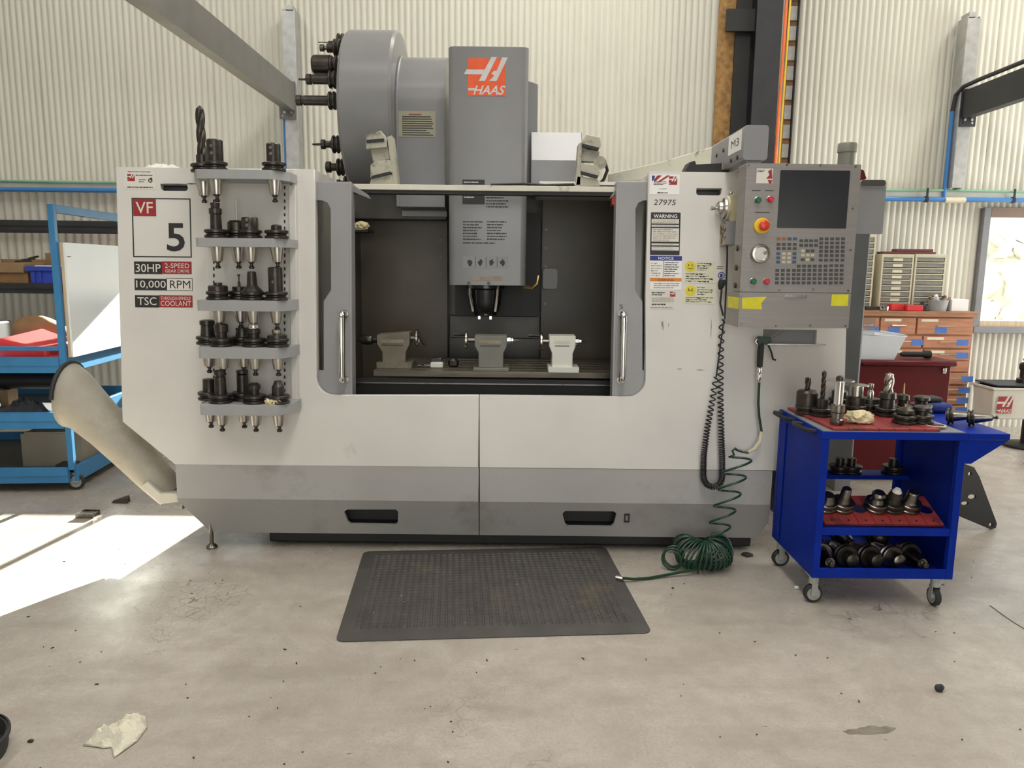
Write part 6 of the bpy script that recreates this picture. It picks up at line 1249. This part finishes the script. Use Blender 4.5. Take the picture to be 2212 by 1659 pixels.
# ------------------------------------------------------------------ right: wooden drawer cabinet
KY = 6.30; KP = VP(KY)
kx0, _, kx1, kz1 = KP.rect(1835, 672, 2096, 900); kzb = 0.0
WC = thing('drawer_cabinet', 'red-brown wooden cabinet with many small drawers below the right window', 'cabinet', ((kx0 + kx1) / 2, KY + .25, 0))
obj('carcass', B().box(kx0, KY + .012, 0, kx1, KY + .5, kz1 - .03), MT['woodd'], WC, bev=.003); ctop = obj('cabinet_top', B().box(kx0 - .01, KY - .02, kz1 - .045, kx1 + .01, KY + .5, kz1), MT['woodd'], WC, bev=.004)
rows = [(687, 722, (1840, 1893, 1972, 2092)), (726, 751, (1840, 1900, 1988, 2089)), (755, 777, (1840, 1900, 1992, 2087)), (780, 802, (1840, 1940, 1992, 2086)), (805, 828, (1840, 1940, 2030, 2088)), (832, 850, (1840, 1940, 2026, 2082)), (854, 872, (1840, 1940, 2022, 2080)), (876, 892, (1840, 1940, 2020, 2078))]
for ri, (ya_, yb_, cols) in enumerate(rows):
    zc0, zc1 = KP.uv((2000, yb_))[1], KP.uv((2000, ya_))[1]
    for ci in range(len(cols) - 1):
        a_, c_ = KP.uv((cols[ci] + 2, 780))[0], KP.uv((cols[ci + 1] - 2, 780))[0]
        if ci == len(cols) - 2: c_ = kx1 - .02
        pr = -.02 if (ri == 4 and ci == len(cols) - 2) else 0
        d = obj('drawer', B().box(a_, KY - .006 + pr, zc0, c_, KY + .012, zc1), MT['wood'], WC, bev=.003)
        if c_ - a_ > .1:
            mx_, mz_ = (a_ + c_) / 2, (zc0 + zc1) / 2; hw_ = min(.07, (c_ - a_) * .2)
            Yd = KY - .006 + pr
            obj('drawer_handle', B().tube([(mx_ - hw_, Yd, mz_), (mx_ - hw_, Yd - .018, mz_ + .004), (mx_ + hw_, Yd - .018, mz_ + .004), (mx_ + hw_, Yd, mz_)], .005, 6), MT['chrome'], d)
            o_ = (-.03 if ri == 0 else hw_ + .06) if c_ - a_ > .2 else .05
            if not (ri == 3): obj('blue_tape', B().box(mx_ + o_ - .05, Yd - .001, mz_ - .028 - (.03 if ri == 0 else 0), mx_ + o_ + .05, Yd, mz_ + .022 - (.03 if ri == 0 else 0)), MT['btape'], d, smooth=0)
            if ri < 3 and c_ - a_ > .2: obj('paper_label', B().box(a_ + .03, Yd - .001, zc1 - .03, a_ + .17, Yd, zc1 - .008), MT['ylabel'], d, smooth=0)
# small-parts drawer units
def unit(r, n, label, mt_side, lab_p, papers):
    Y = KY + .19; pl = VP(Y); u0, v0, u1, v1 = pl.rect(*r); v0 = kz1
    t = thing('parts_drawer_unit', label, 'drawer unit', ((u0 + u1) / 2, Y + .1, kz1), group='small-parts drawer units')
    b = B(); b.slab(pl, rr(u0, v0 + .001, u1, v1), -.2, 0, holes=[rr(u0 + .015, v0 + .015, u1 - .015, v1 - .02)]); obj('unit_case', b, MT['beige'], t, bev=.002); obj('unit_back', B().box(u0 + .015, Y + .19, v0 + .015, u1 - .015, Y + .2, v1 - .02), mt_side, t)
    st = (v1 - .02 - v0 - .015) / n
    for k in range(n):
        za_ = v0 + .015 + st * k; d = obj('small_drawer', B().box(u0 + .018, Y + .004, za_ + .006, u1 - .018, Y + .18, za_ + st - .010), MT['drawer'], t, bev=.002)
        obj('drawer_rail', B().box(u0 + .015, Y - .002, za_ + st - .009, u1 - .015, Y + .18, za_ + st), MT['beige'], t)
        if papers and k > 0 or papers: obj('drawer_label', B().box(u0 + (u1 - u0) * .36, Y + .0025, za_ + .010, u0 + (u1 - u0) * .66, Y + .004, za_ + st - .014), MT['ylabel'], d, smooth=0)
    return t
unit((1902, 549, 1971, 655), 9, 'beige small-parts drawer unit with paper labels on its drawers, on the wooden cabinet', MT['drawerd'], 0, True)
unit((1974, 549, 2041, 655), 9, 'beige small-parts drawer unit without labels beside the window', MT['drawerd'], 0, False)
unit((1825, 505, 1888, 655), 12, 'taller drawer unit half hidden behind the dark grey cabinet', MT['drawerd'], 0, False)
Yu = KY + .21; zu = VP(KY + .19).rect(1902, 549, 1971, 655)[3]
tag(obj('maroon_case', B().box(at(1908, 545, Yu).x, Yu, zu + .001, at(2022, 545, Yu).x, Yu + .12, zu + .022), MT['maroon'], bev=.003), 'flat maroon case lying on top of the drawer units', 'case')
tag(obj('maroon_case', B().box(at(1938, 540, Yu).x, Yu + .01, zu + .023, at(2018, 540, Yu).x, Yu + .10, zu + .046), MT['maroon'], bev=.003), 'shorter maroon case stacked on the flat maroon case', 'case')
ox = lambda px: at(px, 660, KY + .03).x; 
tag(obj('red_box', B().box(ox(1927), KY + .04, kz1 + .001, ox(1955), KY + .11, kz1 + .055), MT['red'], bev=.004), 'darker red box on the wooden cabinet top, left of two', 'box')
tag(obj('red_box', B().box(ox(1956), KY + .0, kz1 + .001, ox(1991), KY + .09, kz1 + .05), MT['red'], bev=.004), 'bright red box on the wooden cabinet top, right of two', 'box')
tag(obj('steel_ring', B().lathe([(.014, 0), (.022, 0), (.022, .03), (.014, .03)], (ox(1902), KY - .005, kz1 + .0225), (0, 1, 0), 20, cap=False), MT['steel']), 'steel ring on the wooden cabinet top', 'ring')
tag(obj('steel_nut', B().cyl((ox(1913), KY + .01, kz1 + .001), (ox(1913), KY + .01, kz1 + .035), .014, n=6), MT['chrome']), 'bright steel nut beside the ring on the cabinet top', 'nut')
tag(obj('black_bar', B().bar((ox(1868), KY + .02, kz1 + .02), (ox(1896), KY + .02, kz1 + .02), .03, .03), MT['black'], bev=.004), 'black bar on the wooden cabinet top behind the dark cabinet', 'bar')
crumple('black_gloves', 'black crumpled glove between the red box and the grey tub', (ox(1998), KY + .06, kz1), .05, .045, .07, MT['greybag'], 17)
t = thing('scrap_tub', 'grey tub full of scrap pieces on the wooden cabinet top', 'tub', (ox(2036), KY + .08, kz1)); obj('tub', B().lathe([(.065, 0), (.08, .09), (.075, .09), (.062, .01)], (ox(2036), KY + .10, kz1 + .001), n=28), MT['shelfgrey'], t)
random.seed(9)
for k in range(8): a = random.uniform(0, 6.3); obj('scrap_piece', B().bar((ox(2036) + .05 * math.cos(a), KY + .10 + .05 * math.sin(a), kz1 + .06), (ox(2036) + .09 * math.cos(a + .5), KY + .10 + .08 * math.sin(a + .5), kz1 + .11 + random.uniform(0, .03)), .022, .012), (MT['card'], MT['paper'], MT['dark'])[k % 3], t)
tag(obj('white_carton', B().box(ox(2059), KY + .05, kz1 + .001, ox(2095), KY + .25, kz1 + .10), MT['hiwhite'], bev=.003), 'white carton at the right end of the wooden cabinet top', 'box')
# ------------------------------------------------------------------ right: red tool chest with a clear bin on it
QY = 5.0; QP = VP(QY); qx0, qz0, qx1, qz1 = QP.rect(1832, 790, 2040, 1090); qzt = QP.uv((1940, 778))[1]
TC = thing('tool_chest', 'dark red steel tool chest standing behind the tool cart', 'chest', ((qx0 + qx1) / 2, QY + .2, 0))
obj('chest_body', B().box(qx0, QY, .06, qx1, QY + .45, qz1), MT['redtool'], TC, bev=.006); obj('chest_lid', B().box(qx0 + .04, QY - .03, qz1, qx1 + .03, QY + .45, qzt), MT['redtool'], TC, bev=.015)
obj('chest_latch', B().box(qx1 - .06, QY - .012, qz1 - .05, qx1 - .035, QY, qz1 - .01), MT['chrome'], TC, bev=.003)
for xx in (qx0 + .06, qx1 - .06):
    for yy_ in (QY + .06, QY + .39): obj('chest_foot', B().lathe([(.03, 0), (.03, .04), (.02, .06)], (xx, yy_, 0), n=14), MT['rubber'], TC)
gx0, gx1 = at(1842, 750, QY + .1).x, at(1930, 750, QY + .1).x; gz1 = at(1890, 722, QY + .1).z
t = thing('storage_bin', 'milky plastic open bin standing on the red tool chest', 'bin', ((gx0 + gx1) / 2, QY + .2, qzt))
b = B(); vs = []
for (x0_, x1_, y0_, y1_, zz_) in ((gx0 + .02, gx1 - .03, QY + .02, QY + .30, qzt + .002), (gx0, gx1 + .03, QY, QY + .36, gz1)): vs += [(x0_, y0_, zz_), (x1_, y0_, zz_), (x1_, y1_, zz_), (x0_, y1_, zz_)]
b.add(vs, [(3, 2, 1, 0)] + [(i, (i + 1) % 4, (i + 1) % 4 + 4, i + 4) for i in range(4)]); obj('bin_shell', b, MT['binw'], t, thick=.004, smooth=0)
obj('bin_rim', B().tube([(gx0, QY, gz1), (gx1 + .03, QY, gz1), (gx1 + .03, QY + .36, gz1), (gx0, QY + .36, gz1)], .007, 8, closed=True), MT['binw'], t)
t = thing('clear_lid', 'clear plastic lid leaning in the milky bin', 'lid', (gx0, QY + .25, gz1)); obj('lid_sheet', B().box(at(1858, 690, QY + .22).x, QY + .24, gz1 - .12, at(1895, 690, QY + .22).x, QY + .243, at(1880, 687, QY + .2).z), MT['clear'], t); obj('lid_edge', B().box(at(1856, 690, QY + .22).x - .004, QY + .236, gz1 - .12, at(1858, 690, QY + .22).x, QY + .247, at(1880, 687, QY + .2).z), MT['binw'], t)
tag(obj('black_torch', B().lathe([(.012, 0), (.018, .02), (.018, .15), (.028, .17), (.028, .20)], (at(1945, 770, QY + .1).x, QY + .1, qzt + .03), (1, 0, 0), 16), MT['rubber']), 'black hand torch lying on the red tool chest', 'torch')
# grey sheet cabinet between machine and chest
b = B().box(at(1822, 800, 4.75).x, 4.75, 0.0, at(1858, 800, 4.75).x, 4.88, at(1840, 708, 4.75).z); tag(obj('grey_locker', b, MT['midgrey'], bev=.004), 'narrow grey steel locker between the machine and the red tool chest', 'locker')
# ------------------------------------------------------------------ right: pedestal with beige bin
g = gr(2222, 965); NY = g.y; nx = g.x
PD = thing('pedestal', 'black round-based pedestal at the right edge', 'stand', (nx, NY, 0))
nzb, nzt = at(2170, 905, NY - .1).z, at(2170, 836, NY - .1).z
obj('pedestal_base', B().lathe([(.19, 0), (.19, .015), (.17, .025), (.07, .03), (.06, .05)], (nx, NY, 0), n=36), MT['black'], PD); obj('pedestal_post', B().lathe([(.065, .03), (.065, nzb - .001)], (nx, NY, 0), n=28), MT['black'], PD)
bx0_, bx1_ = at(2140, 870, NY - .12).x, at(2140, 870, NY - .12).x + .42
BN = thing('beige_bin', 'beige plastic bin with a faded red emblem on the black pedestal', 'bin', ((bx0_ + bx1_) / 2, NY, nzb))
b = B(); vs = []
for (i_, zz_) in ((.02, nzb), (0, nzt)): vs += [(bx0_ + i_, NY - .14 + i_, zz_), (bx1_ - i_, NY - .14 + i_, zz_), (bx1_ - i_, NY + .14 - i_, zz_), (bx0_ + i_, NY + .14 - i_, zz_)]
b.add(vs, [(3, 2, 1, 0), (4, 5, 6, 7)] + [(i, (i + 1) % 4, (i + 1) % 4 + 4, i + 4) for i in range(4)]); bs = obj('bin_body', b, MT['binbeige'], BN, bev=.008)
obj('bin_lip', B().box(bx0_ - .008, NY - .148, nzt - .02, bx1_ + .008, NY + .148, nzt), MT['binbeige'], BN, bev=.004)
BP = Plane((0, NY - .14 + .006, (nzb + nzt) / 2), (1, 0, 0), (0, -.02, nzt - nzb)); logo(BP, 2155, 857, 2187, 893, MT['redlogo'], MT['binbeige'], bs, .006)
tag(obj('black_tray_lid', B().slab(HP(nzt + .012), rr(bx0_ + .01, NY - .15, bx1_ + .03, NY + .15, .03), 0, .012), MT['column'], bev=.003), 'black flat lid resting on the beige bin', 'lid')
t = thing('bench_tool', 'dark chuck-like tool standing on the black lid at the right edge', 'tool', (at(2215, 800, NY).x, NY, nzt + .025)); obj('tool_body', B().lathe([(.05, 0), (.05, .03), (.03, .04), (.03, .10), (.04, .11), (.04, .15), (.02, .17)], (at(2213, 800, NY).x, NY, nzt + .025), n=20), MT['dark'], t); obj('tool_ring', B().lathe([(.012, -.006), (.02, -.006), (.02, .006), (.012, .006)], (at(2213, 800, NY).x, NY, nzt + .215), (0, 1, 0), 18, cap=False), MT['steel'], t)
# ------------------------------------------------------------------ floor things
c = [gr(*p) for p in ((722, 1388), (1402, 1369), (1314, 1185), (788, 1190))]
ctr = sum(c, Vector()) / 4; ang = math.atan2((c[1] - c[0]).y, (c[1] - c[0]).x)
mw = ((c[1] - c[0]).length + (c[2] - c[3]).length) / 2; mh = ((c[3] - c[0]).length + (c[2] - c[1]).length) / 2
MA = thing('rubber_mat', 'dark anti-fatigue rubber mat lying in front of the machine', 'mat', (ctr.x, ctr.y, 0), ang)
b = B(); o_ = rr(-mw / 2, -mh / 2, mw / 2, mh / 2, .035); i_ = rr(-mw / 2 + .05, -mh / 2 + .05, mw / 2 - .05, mh / 2 - .05, .02); n = len(o_)
b.add([(x_, y_, .0005) for x_, y_ in o_] + [(x_, y_, .004) for x_, y_ in o_] + [(x_, y_, .012) for x_, y_ in i_], [(k, (k + 1) % n, (k + 1) % n + n, k + n) for k in range(n)] + [(k + n, (k + 1) % n + n, (k + 1) % n + 2 * n, k + 2 * n) for k in range(n)] + [tuple(range(2 * n, 3 * n)), tuple(range(n - 1, -1, -1))])
obj('mat_base', b, MT['mat'], MA, local=True, smooth=20)
b = B(); st = .030; nx_, ny_ = int((mw - .12) / st), int((mh - .12) / st)
for j in range(ny_):
    for i in range(nx_):
        x_, y_ = (i - (nx_ - 1) / 2) * st, (j - (ny_ - 1) / 2) * st; a_, d_ = .0122, .0085
        b.add([(x_ - a_, y_ - a_, .0119), (x_ + a_, y_ - a_, .0119), (x_ + a_, y_ + a_, .0119), (x_ - a_, y_ + a_, .0119), (x_ - d_, y_ - d_, .0165), (x_ + d_, y_ - d_, .0165), (x_ + d_, y_ + d_, .0165), (x_ - d_, y_ + d_, .0165)], [(4, 5, 6, 7), (0, 1, 5, 4), (1, 2, 6, 5), (2, 3, 7, 6), (3, 0, 4, 7)])
obj('raised_studs', b, MT['mat'], MA, local=True, smooth=0, kind='stuff')
random.seed(40)
b = B()
for k in range(60):
    x_, y_ = random.uniform(-mw / 2 + .06, mw / 2 - .06), random.uniform(-mh / 2 + .06, mh / 2 - .06); a = random.uniform(0, 6); l = random.uniform(.002, .006)
    b.bar((x_, y_, .0172), (x_ + l * math.cos(a), y_ + l * math.sin(a), .0185), .002, .0015)
obj('swarf_chips', b, MT['chrome'], MA, local=True, smooth=0, kind='stuff')
b = B()
for k in range(150):
    x_, y_ = random.uniform(-2.6, 2.4), random.uniform(1.2, 3.6)
    if -.75 < x_ < .6 and y_ > 2.6: continue
    a = random.uniform(0, 6); l = random.choice((.003, .004, .006, .012)); b.bar((x_, y_, .0015), (x_ + l * math.cos(a), y_ + l * math.sin(a), .002), random.uniform(.002, .005), .0025)
o = obj('floor_swarf', b, MT['debris'], smooth=0, kind='stuff'); tag(o, 'tiny dark metal chips scattered over the concrete floor', 'swarf')
def lump(px, py, r, label, m, name='debris_piece', h=.6, z=0):
    g = gr(px, py, z); random.seed(int(px)); o = obj(name, B().ball(g + Vector((0, 0, r * h * .75)), r, r * .8, r * h, n=10, m=7, fn=lambda v: Vector((v.x, v.y, max(.001, v.z))) + Vector((noise.noise(v * 60), noise.noise(v * 60 + Vector((3, 0, 0))), 0)) * r * .6), m, smooth=30); return tag(o, label, 'debris')
lump(2028, 1492, .016, 'black rubber lump on the floor at the lower right', MT['rubber'], h=.9); lump(1453, 1272, .007, 'tiny dark chip on the floor in front of the hose', MT['debris']); lump(1612, 1200, .03, 'dark scrap on the floor under the machine edge', MT['debris'], h=.3); lump(67, 1603, .008, 'tiny dark chip left of the paper towel', MT['debris'])
g = gr(260, 1086); t = thing('broken_offcut', 'dark broken offcut on the floor beside the trolley', 'debris', g)
obj('shard', B().add([(g.x - .05, g.y - .01, .002), (g.x + .05, g.y - .02, .002), (g.x + .04, g.y + .04, .002), (g.x - .02, g.y + .03, .002), (g.x - .04, g.y, .015), (g.x + .05, g.y + .0, .03), (g.x + .03, g.y + .05, .035), (g.x - .02, g.y + .04, .012)], [(3,2,1,0),(4,5,6,7),(0,1,5,4),(1,2,6,5),(2,3,7,6),(3,0,4,7)]), MT['debris'], t)
ga, gb = gr(163, 1120), gr(205, 1118); t = thing('metal_grating', 'small steel grating lying in the sunlight on the floor', 'grating', ga)
for k in range(2): obj('grating_rail', B().box(ga.x, ga.y + .07 * k, .001, gb.x, ga.y + .07 * k + .008, .03), MT['steeld'], t)
for k in range(8): xx = ga.x + (gb.x - ga.x) * (k + .5) / 8; obj('grating_bar', B().box(xx - .003, ga.y + .008, .012, xx + .003, ga.y + .07, .024), MT['steeld'], t)
g = gr(1722, 1274); tag(obj('foil_scrap', B().box(g.x - .01, g.y, .001, g.x + .008, g.y + .012, .014), MT['hiwhite'], bev=.003), 'tiny white scrap on the floor beside the cart castor', 'debris')
g = gr(-14, 1656); t = thing('black_bucket', 'edge of a black rounded bucket at the lower left corner', 'bucket', (g.x - .14, g.y, 0)); obj('bucket_wall', B().lathe([(.135, .0005), (.140, .02), (.142, .06), (.136, .06), (.130, .012)], (g.x - .135, g.y + .02, 0), n=40), MT['rubber'], t); obj('bucket_rim', B().lathe([(.142, .052), (.148, .054), (.148, .063), (.142, .065)], (g.x - .135, g.y + .02, 0), n=40, cap=False), MT['rubber'], t)
b = B(); random.seed(8); g = gr(1880, 1578); pts = [(g.x + .085 * math.cos(a) * (1 + .3 * noise.noise(Vector((math.cos(a) * 2, math.sin(a) * 2, 0)))), g.y + .02 * math.sin(a) * (1 + .5 * noise.noise(Vector((math.cos(a) * 3, math.sin(a) * 3, 5)))) + .12 * (.085 * math.cos(a))) for a in [2 * PI * i / 30 for i in range(30)]]
b.slab(HP(0), pts, .0002, .0008); tag(obj('oil_smear', b, M('oil_smear', (0.20, 0.175, 0.145), 0.4, var=.3, vs=30), smooth=0), 'dark brown smear on the floor at the lower right', 'stain')
fl = bpy.data.objects['floor']
cr = [gr(2138, 1308), gr(2165, 1328), gr(2190, 1345), gr(2240, 1375)]; b = B()
for a, c_ in zip(cr, cr[1:]): b.bar(a + Vector((0, 0, .0004)), c_ + Vector((0, 0, .0004)), .006, .0008)
obj('crack', b, MT['debris'], fl, smooth=0)
